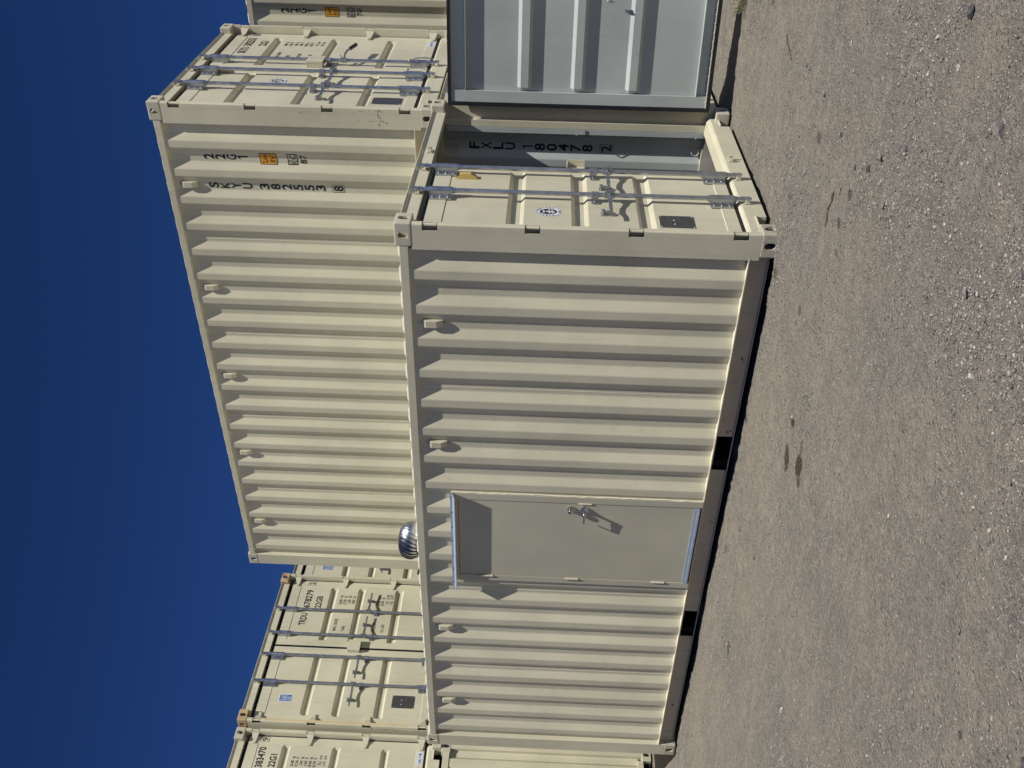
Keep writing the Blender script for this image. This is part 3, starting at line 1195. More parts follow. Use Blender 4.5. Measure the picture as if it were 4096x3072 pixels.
def gh(x, y):
    x = np.asarray(x, float); y = np.asarray(y, float)
    h = 0.014 * np.exp(-(x ** 2 + y ** 2) / 0.12) + 0.040 * (vnoise(x + 90, y + 90, 0.9, 1) - 0.5) + 0.014 * (vnoise(x + 90, y + 90, 0.28, 2) - 0.5)
    h += 0.011 * (vnoise(x + 90, y + 90, 0.09, 3) - 0.5) + 0.008 * (vnoise(x + 90, y + 90, 0.045, 4) - 0.5)
    pt = gpatch(x, y)
    h += (0.003 + 0.011 * pt) * (vnoise(x + 90, y + 90, 0.021, 5) - 0.5) + 0.008 * pt * (vnoise(x + 90, y + 90, 0.034, 6) - 0.5)
    h = np.where((x < 0.0) & (y > 0.02), np.minimum(h, -0.004), h)
    return h - 0.014


def axis(lo, hi, step, far):
    a = list(np.arange(lo, hi + 1e-6, step))
    s = step
    p = a[-1]; q = a[0]
    while p < far:
        s *= 1.35
        p += s; q -= s
        a.append(p); a.insert(0, q)
    return np.array(a)


def axis2(lo, f0, f1, hi, fine, step, far):
    a = np.concatenate([np.arange(lo, f0, step), np.arange(f0, f1, fine), np.arange(f1, hi, step)])
    e = axis(lo, hi, step, far)
    return np.concatenate([e[e < lo - 1e-6], a, e[e > a[-1] + step * 0.6]])


gx = axis2(-9.0, -2.6, 2.9, 3.4, 0.0125, 0.035, 500)
gy = axis2(-4.8, -3.7, 0.7, 3.6, 0.0125, 0.035, 500)
GX, GY = np.meshgrid(gx, gy, indexing='ij')
GZ = gh(GX, GY)
fade = np.clip((np.hypot(GX + 2, GY) - 15) / 10, 0, 1)
GZ = GZ * (1 - fade) - 0.014 * fade
vs = np.stack([GX.ravel(), GY.ravel(), GZ.ravel()], 1)
nx, ny = len(gx), len(gy)
I, J = np.meshgrid(np.arange(nx - 1), np.arange(ny - 1), indexing='ij')
a = (I * ny + J).ravel()
fs = np.stack([a, a + ny, a + ny + 1, a + 1], 1)
me = bpy.data.meshes.new('ground')
me.vertices.add(len(vs)); me.vertices.foreach_set('co', vs.ravel())
me.loops.add(fs.size); me.loops.foreach_set('vertex_index', fs.ravel().astype(np.int32))
me.polygons.add(len(fs)); me.polygons.foreach_set('loop_start', np.arange(0, fs.size, 4, dtype=np.int32))
me.polygons.foreach_set('use_smooth', np.ones(len(fs), bool))
me.update(); me.validate()
at = me.attributes.new('loose', 'FLOAT', 'POINT')
at.data.foreach_set('value', gpatch(GX, GY).ravel().astype(np.float32))

mt, n, b = newmat('packed_dirt_and_gravel')
geo = n.nodes.new('ShaderNodeNewGeometry')
pos = geo.outputs['Position']
STAINS = [(-1.051, -1.039, 0.098, 0.076, 0.75), (-0.893, -1.298, 0.078, 0.09, 0.8), (-0.789, -1.251, 0.06, 0.042, 0.45), (-0.965, -1.359, 0.045, 0.042, 0.6), (-0.798, -0.997, 0.039, 0.04, 0.8), (-1.582, 0.02, 0.034, 0.034, 0.6), (-2.062, -0.26, 0.028, 0.043, 0.4), (0.794, -0.321, 0.045, 0.039, 0.5), (0.755, -1.033, 0.038, 0.032, 0.6), (0.567, -0.974, 0.036, 0.042, 0.6), (0.307, -0.055, 0.033, 0.035, 0.5), (-0.242, -0.084, 0.051, 0.052, 0.6), (-0.166, -0.684, 0.04, 0.033, 0.5), (0.435, -1.061, 0.025, 0.025, 0.35), (-0.255, -0.679, 0.022, 0.033, 0.35), (1.119, 1.471, 0.031, 0.06, 0.5), (-3.25, -0.806, 0.065, 0.055, 0.6), (-2.74, -0.221, 0.04, 0.058, 0.35), (-2.297, -0.425, 0.03, 0.077, 0.25)]
mac = noise(n, pos, 1.1, 5, 0.62, 0.3)
mid = noise(n, pos, 6.0, 5, 0.65)
fin = noise(n, pos, 60.0, 5, 0.75)
mp = n.nodes.new('ShaderNodeMapping')
mp.inputs['Rotation'].default_value = (0, 0, R(-36))
mp.inputs['Scale'].default_value = (1.0, 4.0, 1.0)
n.links.new(pos, mp.inputs[0])
drag = noise(n, mp.outputs[0], 3.2, 5, 0.6, 0.5)
c = mixc(n, ramp(n, mac, 0.42, 0.60), (0.56, 0.485, 0.385), (0.40, 0.372, 0.330))
atn = n.nodes.new('ShaderNodeAttribute')
atn.attribute_name = 'loose'
loose = atn.outputs['Fac']
c = mixc(n, mth(n, 'MULTIPLY', loose, 0.75), c, (0.30, 0.288, 0.272))
c = mixc(n, ramp(n, mid, 0.42, 0.72), c, (0.34, 0.31, 0.265))
c = mixc(n, mth(n, 'MULTIPLY', ramp(n, drag, 0.48, 0.66), 0.75), c, (0.60, 0.53, 0.43))
c = mixc(n, mth(n, 'MULTIPLY', ramp(n, fin, 0.35, 0.72), 0.6), mixc(n, 0.62, c, (0.075, 0.066, 0.058)), mixc(n, 0.35, c, (0.66, 0.61, 0.53)))
# small stones pressed into the dirt, at two sizes
hs = []
for sc_, keep, amp in ((48, 0.78, 0.85), (95, 0.62, 0.8), (190, 0.5, 0.6)):
    vo = n.nodes.new('ShaderNodeTexVoronoi')
    vo.inputs['Scale'].default_value = sc_
    vo.inputs['Randomness'].default_value = 1.0
    n.links.new(pos, vo.inputs['Vector'])
    sepc = n.nodes.new('ShaderNodeSeparateColor')
    n.links.new(vo.outputs['Color'], sepc.inputs[0])
    have = mth(n, 'GREATER_THAN', sepc.outputs[0], keep)
    body = mth(n, 'LESS_THAN', vo.outputs['Distance'], 0.36)
    msk = mth(n, 'MULTIPLY', have, body)
    shade = ramp(n, sepc.outputs[1], 0.0, 1.0, (0.15, 0.147, 0.143, 1), (0.58, 0.54, 0.47, 1))
    c = mixc(n, mth(n, 'MULTIPLY', msk, amp), c, shade)
    dome = mth(n, 'MULTIPLY', mth(n, 'SUBTRACT', 0.42, vo.outputs['Distance']), have)
    dome = mth(n, 'MAXIMUM', dome, 0.0)
    hs.append(mth(n, 'MULTIPLY', dome, 1.6 / sc_))
# damp oil-like spots with their own outline
sx = n.nodes.new('ShaderNodeSeparateXYZ')
n.links.new(pos, sx.inputs[0])
wob = mth(n, 'MULTIPLY', mth(n, 'SUBTRACT', noise(n, pos, 24, 4, 0.6), 0.5), 1.1)
tot = None
ca, sa = 0.81, 0.587
for (px, py, hl, hw, st) in STAINS:
    dx = mth(n, 'SUBTRACT', sx.outputs[0], px)
    dy = mth(n, 'SUBTRACT', sx.outputs[1], py)
    u = mth(n, 'DIVIDE', mth(n, 'ADD', mth(n, 'MULTIPLY', dx, ca), mth(n, 'MULTIPLY', dy, sa)), hl)
    v = mth(n, 'DIVIDE', mth(n, 'SUBTRACT', mth(n, 'MULTIPLY', dy, ca), mth(n, 'MULTIPLY', dx, sa)), hw)
    r2 = mth(n, 'ADD', mth(n, 'ADD', mth(n, 'MULTIPLY', u, u), mth(n, 'MULTIPLY', v, v)), wob)
    k = mth(n, 'MULTIPLY', ramp(n, r2, 0.45, 1.15, (1, 1, 1, 1), (0, 0, 0, 1)), min(1.0, st * 1.25))
    tot = k if tot is None else mth(n, 'MAXIMUM', tot, k)
c = mixc(n, tot, c, (0.085, 0.066, 0.048))
n.links.new(c, b.inputs['Base Color'])
b.inputs['Roughness'].default_value = 0.95
b.inputs['Specular IOR Level'].default_value = 0.15
hh = mth(n, 'ADD', mth(n, 'MULTIPLY', fin, 0.013), mth(n, 'MULTIPLY', noise(n, pos, 22, 5, 0.7, 0.4), 0.030))
hh = mth(n, 'ADD', hh, mth(n, 'MULTIPLY', noise(n, pos, 220, 3, 0.7), 0.005))
for x in hs: hh = mth(n, 'ADD', hh, x)
bp = n.nodes.new('ShaderNodeBump')
bp.inputs['Strength'].default_value = 1.0
bp.inputs['Distance'].default_value = 1.25
n.links.new(hh, bp.inputs['Height'])
n.links.new(bp.outputs[0], b.inputs['Normal'])
me.materials.append(mt)
ground = bpy.data.objects.new('ground', me)
COL.objects.link(ground)
tag(ground, kind='structure')

# ================================================================ structure: the containers
A = container('cream container on the gravel with an entry door in its side, cargo door open',
              (0, 0, 0), castm={(0, 0, 0): 'cast_dirty', (0, 0, 1): 'cast', (1, 0, 0): 'cast_dirty'}, entry=True,
              vents=[(-0.806, VZ), (-1.940, VZ), (-4.170, VZ), (-5.295, VZ)], group=None)
BX, BY, BZ, BYAW = -0.0984, 2.444, 2.593, -0.0119
B = container('upper cream container marked 382553, behind the one with the entry door',
              (BX, BY, BZ), BYAW, vents=VENTS)
B0 = container('ground level cream container carrying the one marked 382553',
               (BX, BY, 0.0), BYAW, vents=VENTS)
D = container('upper cream container at the back, its side marked 22G1 and 70',
              (0.39, 5.69, 2.593), -0.006, vents=VENTS)
D0 = container('ground level cream container carrying the one marked 70 at the back',
               (0.39, 5.69, 0.0), -0.006, vents=VENTS)
EX, EY, EYAW = -7.504, 1.1325, -0.0072
cr = {(0, 0, 1): 'cast_rust', (0, 1, 1): 'cast_rust'}
E_ = container('upper cream container with rusty top corners and doors marked TRDU 678279', (EX, EY, 2.593), EYAW, castm=cr, vents=None)
E0 = container('ground level cream container carrying the one marked TRDU 678279', (EX, EY, 0.0), EYAW, vents=None)
Hc = container('upper cream container showing only a narrow strip of door beside TRDU 678279', (EX - 0.340, EY + 2.570, 2.593), EYAW, vents=None)
H0 = container('ground level cream container under the upper one showing a narrow strip of door', (EX - 0.340, EY + 2.570, 0.0), EYAW, vents=None)
GX0, GY0 = -7.609, -1.3384
G = container('upper cream container with doors marked 383470, cut by the picture edge', (GX0, GY0, 2.590), EYAW, vents=None)
# the one below stands the other way round: blank end towards the yard
I_ = container('ground level cream container with blank ribbed end, under the one marked 383470', (GX0 - L * math.cos(EYAW), GY0 + W, 0.0), EYAW + math.pi, vents=None)

# doors
dn, df = sky_doors(B, '382553', '8')
side_marks(B, -0.525, '87', 'SKYU 382553', '8')
sky_doors(G, '383470', '9')
for c_ in (B0, D, D0, I_):
    cargo_door(c_, 'near', RIBS_B, (0.552, 0.974))
    cargo_door(c_, 'far', RIBS_B, (0.974,))
    keepers(c_, (0.622, 1.042, W - 1.042))
side_marks(D, -0.525, '70')
lr_doors(E_)
lr_doors(Hc, False)
for c_ in (E0, H0):
    cargo_door(c_, 'near', RIBS_E, BARU)
    cargo_door(c_, 'far', RIBS_E, BARU)
    keepers(c_, (0.622, 1.042, W - 1.042, W - 0.622))

# ---- container A doors
a1 = cargo_door(A, 'near', RIBS_A, BARU, zc=1.213)
a2 = cargo_door(A, 'far', RIBS_A, (0.974,), angle=R(95.5), name='door', zc=1.213)
a2['label'] = 'cargo door swung open, grey inner face'
keepers(A, (0.622, 1.042, W - 1.042))
for u in BARU:
    part('handle', ('handle', -1), lambda: handle_mesh(-1), a1, (u, 0, 1.108))
    part('handle_catch', 'catch', catch_mesh, a1, (u - 0.215, -0.004, 1.125))
part('door_vent', 'yvent', lambda: vent_mesh(M['yellow'], 0), a1, (0.965 - OY, -0.004, 2.262), (0, 0, math.pi), (0.75, 0.9, 0.97))['label'] = 'yellow vent cover'
emblem(a1, 'near', 0.430, 1.548, 'emblemA')
id_plate(a1, 'near', 0.235, 0.420, 0.524, 0.768, 'plateA')


def bracket():
    mb = MB()
    mb.box(0, 0.055, 0.001, 0.010, -0.07, 0.07)
    mb.box(0.045, 0.055, 0.010, 0.060, -0.07, 0.07)
    mb.box(0, 0.045, 0.010, 0.050, 0.062, 0.07)
    return mb.mesh('lock_bracket', [M['beige']], 0.0015)


part('lock_bracket', None, bracket, a1, (DW - 0.03, 0, 1.345))


def padeye():
    mb = MB()
    mb.box(-0.01, 0.012, -0.075, -0.0515, -0.02, 0.02)
    mb.tube((0.0, -0.05, 0.03), (0.012, -0.10, 0.02), 0.010, 8)
    return mb.mesh('bolt', [M['grey']])


part('bolt', None, padeye, a2, (0.845, 0.0, 1.085))

# ---- interior fittings
mb = MB()
for (ya, yb, s) in ((W - 0.112, W - 0.056, 1),):
    yy = W - 0.10 if s > 0 else 0.10
    mb.box(-0.200, -0.245, ya, yb, 0.19, 2.47)
    for z in (0.26, 1.31, 2.34):
        mb.box(-0.246, -0.252, yy - 0.03, yy + 0.03, z - 0.005, z + 0.005)
        mb.box(-0.160, -0.2455, yy - 0.036, yy - 0.030, z - 0.005, z + 0.005)
part('lashing_post', None, lambda: mb.mesh('lashing_post', [M['grey']]), A)
for z in (0.235, 2.395):
    mbr = MB()
    k = 14
    for i in range(k):
        t0, t1 = 2 * math.pi * i / k, 2 * math.pi * (i + 1) / k
        mbr.tube((-0.405 + 0.032 * math.cos(t0), W - 0.045, z + 0.032 * math.sin(t0)), (-0.405 + 0.032 * math.cos(t1), W - 0.045, z + 0.032 * math.sin(t1)), 0.006, 6)
    part('lashing_ring', None, lambda: mbr.mesh('lashing_ring', [M['grey']]), A)
sh = Sheet()
vstack(sh, 'FXLU 180478', -0.405, 2.275, 0.1075, 0.094, 0.068)
sh.frame(-0.405 - 0.040, -0.405 + 0.040, 0.975, 1.09, 0.004)
vstack(sh, '2', -0.405, 1.080, 0.1, 0.090, 0.056)
# seen from inside, reading direction runs towards the door end
side_print(A, sh, [M['black']], inside=True)

# ---- entry door in the long side
xr, xl, zt, zb = -2.432, -3.466, 2.252, 0.184
fr = MB()
fr.box(xr, xr - 0.064, -0.010, 0.070, zb, zt)
fr.box(xl, xl + 0.064, -0.010, 0.070, zb, zt)
fr.box(xl + 0.064, xr - 0.064, -0.010, 0.070, zt - 0.048, zt)
fr.box(xl + 0.064, xr - 0.064, 0.040, 0.070, zb, zt - 0.048)
fr.box(xl + 0.064, xr - 0.064, 0.004, 0.040, zb, zb + 0.012, 1)  # black strip paints the shade in the gap under the leaf
part('entry_door_frame', None, lambda: fr.mesh('entry_door_frame', [M['entry'], M['cavity_shade']], 0.002), A)
# sealant bead down the jamb
bead = MB()
z = zb
rb = random.Random(3)
prev = Vector((xr + 0.003, -0.003, z))
while z < zt:
    z += 0.05
    nx_ = Vector((xr + 0.004 + rb.uniform(-0.002, 0.006), -0.003 + rb.uniform(-0.002, 0.002), min(z, zt)))
    bead.tube(prev, nx_, 0.006, 6)
    prev = nx_
for k in range(22):
    x = xr + (xl - xr) * k / 21
    x2 = xr + (xl - xr) * (k + 1) / 21
    if k < 21: bead.tube((x, 0.002, zt + 0.004), (x2, 0.002, zt + 0.004 + rb.uniform(-0.002, 0.002)), 0.005, 6)
part('sealant', None, lambda: bead.mesh('sealant', [M['weld_and_lit_ledge']]), A)
leaf = MB()
lx0, lx1, lz0, lz1 = xl + 0.067, xr - 0.068, zb + 0.030, zt - 0.052
leaf.box(lx0, lx1, -0.005, 0.036, lz0, lz1)
leafo = part('entry_door', None, lambda: leaf.mesh('entry_door', [M['entry']], 0.0015), A)
sw = MB()
sw.box(lx0 + 0.005, lx1 - 0.005, -0.012, -0.0055, lz0 - 0.004, lz0 + 0.030)
sw.box(lx0 + 0.005, lx1 - 0.005, -0.020, -0.0125, lz0 - 0.012, lz0 + 0.004)
part('door_sweep', None, lambda: sw.mesh('door_sweep', [M['flash']]), leafo)
for z in (1.968, 1.216, 0.459):
    hg = MB()
    hg.tube((lx0 - 0.004, -0.014, z - 0.058), (lx0 - 0.004, -0.014, z + 0.058), 0.009, 10)
    hg.box(lx0 - 0.012, lx0 + 0.003, -0.012, -0.0055, z - 0.056, z + 0.056)
    for k in (-0.02, 0.02):
        hg.tube((lx0 - 0.004, -0.014, z + k - 0.0015), (lx0 - 0.004, -0.014, z + k + 0.0015), 0.0105, 10)
    part('hinge', None, lambda: hg.mesh('hinge', [M['beige']]), leafo)
kb = MB()
kx = -2.566
kb.tube((kx, -0.005, 1.262), (kx, -0.014, 1.262), 0.034, 20)
kb.tube((kx, -0.014, 1.262), (kx, -0.050, 1.262), 0.028, 20, r1=0.024)
kb.sphere((kx, -0.050, 1.262), 0.024, 16, 8, (1, 0.35, 1))
part('deadbolt', None, lambda: kb.mesh('deadbolt', [M['chrome']]), leafo)
lv = MB()
lv.tube((kx, -0.005, 1.152), (kx, -0.016, 1.152), 0.036, 22)
lv.tube((kx, -0.016, 1.152), (kx, -0.036, 1.152), 0.033, 22, r1=0.016)
lv.tube((kx, -0.036, 1.152), (kx, -0.068, 1.152), 0.013, 12)
lv.sphere((kx, -0.068, 1.152), 0.014, 12, 8)
lv.tube((kx, -0.068, 1.152), (kx - 0.105, -0.067, 1.150), 0.0115, 12, r1=0.008)
lv.tube((kx - 0.105, -0.067, 1.150), (kx - 0.112, -0.034, 1.149), 0.007, 8)
part('lever_handle', None, lambda: lv.mesh('lever_handle', [M['chrome']]), leafo)
st = MB().box(lx1 - 0.001, lx1 + 0.006, -0.016, -0.0055, 1.095, 1.205).mesh('s', [M['weld_and_lit_ledge']])
part('strike_plate', None, lambda: st, A)
cp = MB()
xa_, xb_ = -2.428, -3.552
cp.add([(xa_, -0.012, 2.268), (xb_, -0.012, 2.268), (xb_, -0.012, 2.250), (xa_, -0.012, 2.250),
        (xb_ + 0.004, -0.073, 2.230), (xa_, -0.073, 2.228), (xb_ + 0.004, -0.073, 2.223), (xa_, -0.073, 2.221)],
       [(0, 1, 2, 3), (3, 2, 4, 5), (5, 4, 6, 7)])
cp.add([(xa_, -0.010, 2.268), (xb_, -0.010, 2.268), (xb_, -0.010, 2.248), (xa_, -0.010, 2.248),
        (xb_ + 0.004, -0.0715, 2.228), (xa_, -0.0715, 2.226), (xb_ + 0.004, -0.0715, 2.223), (xa_, -0.0715, 2.221)],
       [(3, 2, 1, 0), (5, 4, 2, 3), (7, 6, 4, 5)])
for k in range(7):
    x = xa_ - 0.05 - k * 0.17
    cp.tube((x, -0.012, 2.259), (x, -0.017, 2.259), 0.006, 8, mi=1)
part('drip_cap', None, lambda: cp.mesh('drip_cap', [M['flash'], M['scuff']]), A)
lb = MB().box(-3.40, -2.55, 0.037, 0.039, 0.1835, 0.20)


# ---- turbine ventilator on the roof of A
def turbine_mesh():
    mb = MB()
    nfin = 26
    prof = []
    for j in range(15):
        ph = math.pi * (0.04 + 0.80 * j / 14)
        rr = 0.178 * math.sin(ph) ** 0.72
        zz = 0.006 + 0.114 * math.cos(ph) * (1.0 if ph < math.pi / 2 else 1.0)
        prof.append((rr, zz))
    for k in range(nfin):
        t0 = 2 * math.pi * k / nfin
        t1 = t0 + 2 * math.pi / nfin * 1.22
        vs = []
        nseg = 5
        for (rr, zz) in prof:
            for i in range(nseg):
                q = i / (nseg - 1)
                t = t0 + (t1 - t0) * q + zz * 2.6
                r2 = rr * (0.955 + 0.050 * math.sin(q * math.pi * 0.62)) - 0.010 * (1 - q) * (rr / 0.18)
                vs.append((r2 * math.cos(t), r2 * math.sin(t), zz))
        fs = [(j * nseg + i, j * nseg + i + 1, (j + 1) * nseg + i + 1, (j + 1) * nseg + i) for j in range(len(prof) - 1) for i in range(nseg - 1)]
        mb.add(vs, fs, 0, True)
    mb.tube((0, 0, 0.110), (0, 0, 0.122), 0.075, 28, r1=0.035)
    return mb.mesh('turbine_head', [M['alu']])


vt = part('roof_ventilator', None, lambda: MB().tube((0, 0, -0.02), (0, 0, 0.06), 0.125, 28).tube((0, 0, -0.004), (0, 0, 0.004), 0.19, 28).mesh('roof_ventilator', [M['alu']]), A, (-3.53, 0.5, 2.582))
part('turbine_head', None, turbine_mesh, vt, (0, 0, 0.122))

# ---- scuffs on posts
def scuff(root, mat, segs, y=0.0026):
    mb = MB()
    rr = random.Random(5)
    for (xa, za, xb, zb2, wd) in segs:
        k = max(2, int(math.hypot(xb - xa, zb2 - za) / 0.02))
        for i in range(k):
            if rr.random() < 0.25: continue
            t = i / k; t2 = (i + rr.uniform(0.5, 1)) / k
            x1, z1 = xa + (xb - xa) * t, za + (zb2 - za) * t
            x2, z2 = xa + (xb - xa) * t2, za + (zb2 - za) * t2
            dx, dz = x2 - x1, z2 - z1
            l = math.hypot(dx, dz) + 1e-6
            o = rr.uniform(0.3, 1) * wd / 2
            j = rr.uniform(-wd, wd) * 0.6
            px, pz = -dz / l, dx / l
            mb.add([(x1 + px * (j + o), y, z1 + pz * (j + o)), (x2 + px * (j + o * 0.6), y, z2 + pz * (j + o * 0.6)), (x2 + px * (j - o * 0.6), y, z2 + pz * (j - o * 0.6)), (x1 + px * (j - o), y, z1 + pz * (j - o))], [(0, 1, 2, 3)])
    return part('scuff_mark', None, lambda: mb.mesh('scuff_mark', [mat]), root)


scuff(B, M['scuff'], [(-0.02, 0.50, -0.17, 0.49, 0.010), (-0.02, 0.475, -0.15, 0.485, 0.006), (-0.035, 0.75, -0.035, 0.44, 0.004), (-0.125, 0.70, -0.125, 0.45, 0.004), (-0.11, 0.48, -0.15, 0.42, 0.010), (-0.045, 0.72, -0.075, 0.72, 0.004),
                       (-0.06, 1.20, -0.085, 1.17, 0.006), (-0.10, 1.05, -0.105, 1.04, 0.006)])
scuff(B, M['scuff'], [(-5.90, 0.42, -5.99, 0.40, 0.008), (-5.93, 0.62, -5.99, 0.60, 0.006), (-5.90, 0.20, -6.02, 0.22, 0.010)])
scuff(E_, M['redscuff'], [(-0.05, 0.95, -0.09, 0.55, 0.014), (-0.06, 0.80, -0.06, 0.60, 0.008)])
scuff(A, M['scuff'], [(-1.05, 0.10, -1.07, 0.06, 0.03), (-1.72, 0.09, -1.73, 0.05, 0.03), (-5.2, 0.12, -5.3, 0.06, 0.03), (-2.7, 0.10, -2.72, 0.05, 0.02)], y=0.0553)
# stained lip of the E post
part('stained_edge', None, lambda: MB().box(-0.0058, -0.0045, 0.016, 0.045, 0.45, 2.25).mesh('s', [M['stained_trim']]), E_)

# steel cable seals on two bars of B
def seal(u, z):
    mb = MB()
    pts = []
    for i in range(13):
        t = math.pi * i / 12
        pts.append((u + 0.035 * math.cos(t) * 0.6 + 0.02, BAR_N + 0.03 + 0.02 * math.sin(t), z + 0.12 - 0.24 * i / 12 + 0.012 * math.sin(3 * t)))
    mb.path(pts, 0.0035, 6)
    mb.path([(p[0] - 0.015, p[1] + 0.004, p[2]) for p in pts[3:]], 0.003, 6)
    mb.sphere(pts[0], 0.014, 10, 6)
    return mb.mesh('cable_seal', [M['cable']])


part('cable_seal', None, lambda: seal(0.974, 0.27), df)
part('cable_seal', None, lambda: seal(0.974, 0.25), dn)

# ================================================================ loose things on the ground
def rock_mesh(seed, r, sc, mat):
    rr = random.Random(seed)
    bm = bmesh.new()
    bmesh.ops.create_icosphere(bm, subdivisions=2, radius=1.0)
    planes = [Vector((rr.uniform(-1, 1), rr.uniform(-1, 1), rr.uniform(-1, 1))).normalized() for _ in range(9)]
    for v in bm.verts:
        p = v.co.copy()
        for pl in planes:
            d = p.dot(pl)
            if d > 0.62: p -= pl * (d - 0.62)
        p *= 1 + rr.uniform(-0.06, 0.06)
        v.co = Vector((p.x * sc[0], p.y * sc[1], p.z * sc[2])) * r
    me_ = bpy.data.meshes.new('stone')
    bm.to_mesh(me_)
    bm.free()
    me_.materials.append(mat)
    return me_


M['stone_dark'] = simple('dark_stone', (0.085, 0.085, 0.09), 0.9, 0, 70, 0.4, spec=0.2, bump=0.01)
M['stone_grey'] = simple('grey_stone', (0.20, 0.195, 0.185), 0.9, 0, 60, 0.3, spec=0.2, bump=0.01)
M['stone_pale'] = simple('pale_stone', (0.42, 0.39, 0.35), 0.9, 0, 60, 0.25, spec=0.2, bump=0.01)
ROCKS = [(0.985, -1.212, 0.026, 'stone_dark', 'dark angular stone, lower of a close pair of dark stones out from the open doorway'),
         (1.086, -1.317, 0.028, 'stone_grey', 'long grey stone, upper of a close pair out from the open doorway'),
         (0.902, -1.003, 0.016, 'stone_dark', 'small black stone just beside the close pair of dark stones'),
         (0.704, -0.865, 0.022, 'stone_grey', 'smooth blue-grey stone just past the tip of the split twig'),
         (0.954, -0.68, 0.018, 'stone_dark', 'small black wedge-shaped stone nearest the container sill'),
         (0.968, 0.026, 0.024, 'stone_grey', 'grey lump of stone in the gravel patch before the open door'),
         (1.04, -0.264, 0.024, 'stone_grey', 'second grey lump beside the one before the open door'),
         (1.614, -2.369, 0.026, 'stone_dark', 'dark rough stone far out in the gravel facing the doorway'),
         (1.89, -1.855, 0.032, 'stone_dark', 'black clump of stone at the picture edge beyond the open door'),
         (0.936, -1.531, 0.024, 'stone_grey', 'square grey stone in the middle of a crumbled patch'),
         (1.397, -0.534, 0.018, 'stone_pale', 'pale flat stone in front of the open grey door'),
         (1.683, -1.87, 0.016, 'stone_pale', 'pale elongated stone further out from the open grey door'),
         (0.037, -3.294, 0.022, 'stone_grey', 'round stone half sunk in the dirt out from the rear half of the container'),
         (-2.057, -0.964, 0.017, 'stone_dark', 'dark pebble standing alone on smooth dirt below the entry door'),
         (-0.255, -3.544, 0.016, 'stone_dark', 'dark round pebble near the corner of the picture'),
         (0.055, -3.849, 0.022, 'stone_dark', 'dark stone right in the corner of the picture nearest the viewer'),
         (1.295, -2.831, 0.02, 'stone_dark', 'dark stone cut by the picture edge out from the near corner casting'),
         (1.46, -2.572, 0.017, 'stone_grey', 'smooth grey stone near the picture edge out from the closed cargo door'),
         (1.025, -2.501, 0.022, 'stone_grey', 'flat grey stone half buried out from the near corner casting'),
         (-0.094, -2.56, 0.014, 'stone_pale', 'whitish chalky stone on dirt out from the entry door')]
for i, (x, y, r, mk, lab) in enumerate(ROCKS):
    r *= 0.8
    z = float(gh(np.array([x]), np.array([y]))[0])
    o = bpy.data.objects.new('stone', rock_mesh(i + 20, r, (1.35, 1.0, 0.62), M[mk]))
    COL.objects.link(o)
    o.location = (x, y, z + r * 0.22)
    o.rotation_euler = (0, 0, R(37) + 0.5 * math.sin(i * 2.3))
    tag(o, lab, 'stone', 'loose stones on the gravel')


def twig(pts, r, lab, seed):
    rr = random.Random(seed)
    mb = MB()
    for strand in range(3):
        q = []
        for (x, y) in pts:
            xx, yy = x + rr.uniform(-0.008, 0.008), y + rr.uniform(-0.008, 0.008)
            zz = float(gh(np.array([xx]), np.array([yy]))[0]) + r * 1.2 + rr.uniform(0, 0.006)
            q.append((xx, yy, zz))
        for k in range(len(q) - 1):
            mb.tube(q[k], q[k + 1], r * (1 - 0.12 * k), 6)
    for k in range(4):
        a_ = pts[rr.randrange(len(pts))]
        z_ = float(gh(np.array([a_[0]]), np.array([a_[1]]))[0]) + r
        an = rr.uniform(0, 6.28)
        mb.tube((a_[0], a_[1], z_), (a_[0] + 0.05 * math.cos(an), a_[1] + 0.05 * math.sin(an), z_ + 0.004), r * 0.5, 5)
    o = bpy.data.objects.new('twig', mb.mesh('twig', [M['twig']]))
    COL.objects.link(o)
    tag(o, lab, 'twig', 'twigs on the gravel')


twig([(0.655, -0.765), (0.60, -0.772), (0.55, -0.762), (0.50, -0.775), (0.45, -0.77)], 0.0032, 'flattened split brown twig lying on the gravel before the closed cargo door', 1)
twig([(1.06, 0.82), (1.03, 0.76), (1.00, 0.68), (0.97, 0.60)], 0.0026, 'thin brown twig on the gravel in front of the open cargo door', 2)

# tuft of dry weed behind the open door
mb = MB()
rr = random.Random(9)
for k in range(70):
    an = rr.uniform(0, 6.28); ln = rr.uniform(0.05, 0.13)
    bx, by = 0.90 + rr.uniform(-0.05, 0.05), 2.36 + rr.uniform(-0.05, 0.05)
    p0 = Vector((bx, by, -0.015)); p1 = p0 + Vector((math.cos(an) * ln * 0.45, math.sin(an) * ln * 0.45, ln * 0.8)); p2 = p1 + Vector((math.cos(an) * ln * 0.4, math.sin(an) * ln * 0.4, ln * 0.15))
    mb.tube(p0, p1, 0.0018, 4); mb.tube(p1, p2, 0.0012, 4)
o = bpy.data.objects.new('weed', mb.mesh('weed', [M['weed']]))
COL.objects.link(o)
tag(o, 'small dry weed tuft growing by the shadow under the open cargo door', 'weed')

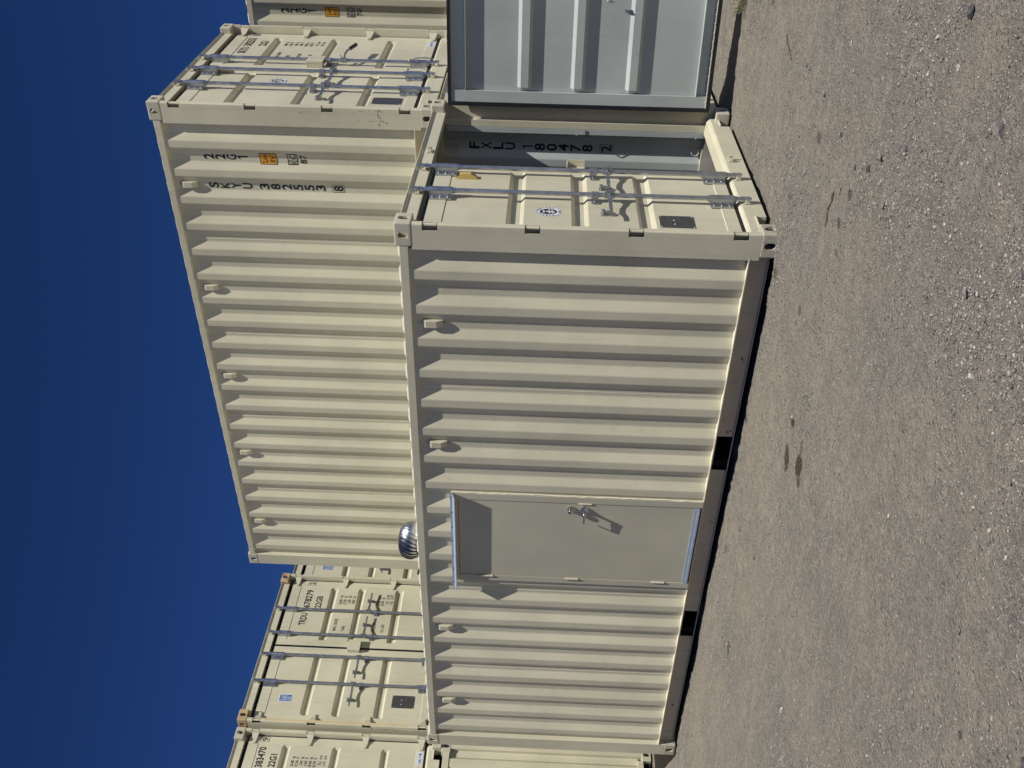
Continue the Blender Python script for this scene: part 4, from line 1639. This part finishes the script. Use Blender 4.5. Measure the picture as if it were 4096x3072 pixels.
# ---- loose gravel, one object of stuff
NP = 130000
n1 = int(NP * 3.6)
ang = rng.uniform(math.radians(70), math.radians(178), n1)
rad = 1.7 + 8.5 * rng.random(n1) ** 1.25
px = 2.802 + rad * np.cos(ang); py = -5.62 + rad * np.sin(ang)
ok = ~((px < 0.02) & (py > -0.005)) & (py < 4.5) & (px < 3.0) & (px > -9)
patch = gpatch(px, py)
edge = np.exp(-np.abs(py) * 2.2) * (px < 0.3)
ok &= rng.random(n1) < np.clip(0.13 + 0.65 * patch + 0.35 * edge, 0, 1)
px = px[ok][:NP]; py = py[ok][:NP]
npb = len(px)
size = np.clip(np.exp(rng.normal(math.log(0.0025), 0.46, npb)) * (0.85 + 0.42 * gpatch(px, py)), 0.0012, 0.012)
t = (1 + 5 ** 0.5) / 2
ico = np.array([(-1, t, 0), (1, t, 0), (-1, -t, 0), (1, -t, 0), (0, -1, t), (0, 1, t), (0, -1, -t), (0, 1, -t), (t, 0, -1), (t, 0, 1), (-t, 0, -1), (-t, 0, 1)], float)
ico /= np.linalg.norm(ico[0])
icf = np.array([(0, 11, 5), (0, 5, 1), (0, 1, 7), (0, 7, 10), (0, 10, 11), (1, 5, 9), (5, 11, 4), (11, 10, 2), (10, 7, 6), (7, 1, 8), (3, 9, 4), (3, 4, 2), (3, 2, 6), (3, 6, 8), (3, 8, 9), (4, 9, 5), (2, 4, 11), (6, 2, 10), (8, 6, 7), (9, 8, 1)])
V = np.repeat(ico[None], npb, 0) * (1 + rng.uniform(-0.28, 0.28, (npb, 12, 1)))
scl = np.stack([rng.uniform(0.9, 1.6, npb), rng.uniform(0.7, 1.1, npb), rng.uniform(0.45, 0.8, npb)], 1)
V = V * scl[:, None, :] * size[:, None, None]
th = rng.uniform(0, 2 * math.pi, npb)
c_, s_ = np.cos(th)[:, None], np.sin(th)[:, None]
X = V[:, :, 0] * c_ - V[:, :, 1] * s_ + px[:, None]
Y = V[:, :, 0] * s_ + V[:, :, 1] * c_ + py[:, None]
Z = V[:, :, 2] + (gh(px, py) + size * 0.18)[:, None]
vs = np.stack([X, Y, Z], 2).reshape(-1, 3)
fs = (icf[None] + (np.arange(npb) * 12)[:, None, None]).reshape(-1, 3)
me = bpy.data.meshes.new('gravel')
me.vertices.add(len(vs)); me.vertices.foreach_set('co', vs.ravel())
me.loops.add(fs.size); me.loops.foreach_set('vertex_index', fs.ravel().astype(np.int32))
me.polygons.add(len(fs)); me.polygons.foreach_set('loop_start', np.arange(0, fs.size, 3, dtype=np.int32))
me.update()
mt, n, b = newmat('loose_gravel')
geo = n.nodes.new('ShaderNodeNewGeometry')
rp = n.nodes.new('ShaderNodeValToRGB')
els = rp.color_ramp.elements
els[0].position = 0.0; els[0].color = (0.10, 0.098, 0.098, 1)
els[1].position = 1.0; els[1].color = (0.50, 0.47, 0.42, 1)
for p_, cc in ((0.25, (0.19, 0.178, 0.16, 1)), (0.6, (0.27, 0.25, 0.22, 1)), (0.9, (0.35, 0.325, 0.285, 1))):
    e_ = els.new(p_); e_.color = cc
n.links.new(geo.outputs['Random Per Island'], rp.inputs[0])
n.links.new(rp.outputs[0], b.inputs['Base Color'])
b.inputs['Roughness'].default_value = 0.9
b.inputs['Specular IOR Level'].default_value = 0.2
me.materials.append(mt)
o = bpy.data.objects.new('gravel', me)
COL.objects.link(o)
tag(o, 'loose small gravel scattered over the packed dirt', 'gravel', kind='stuff')
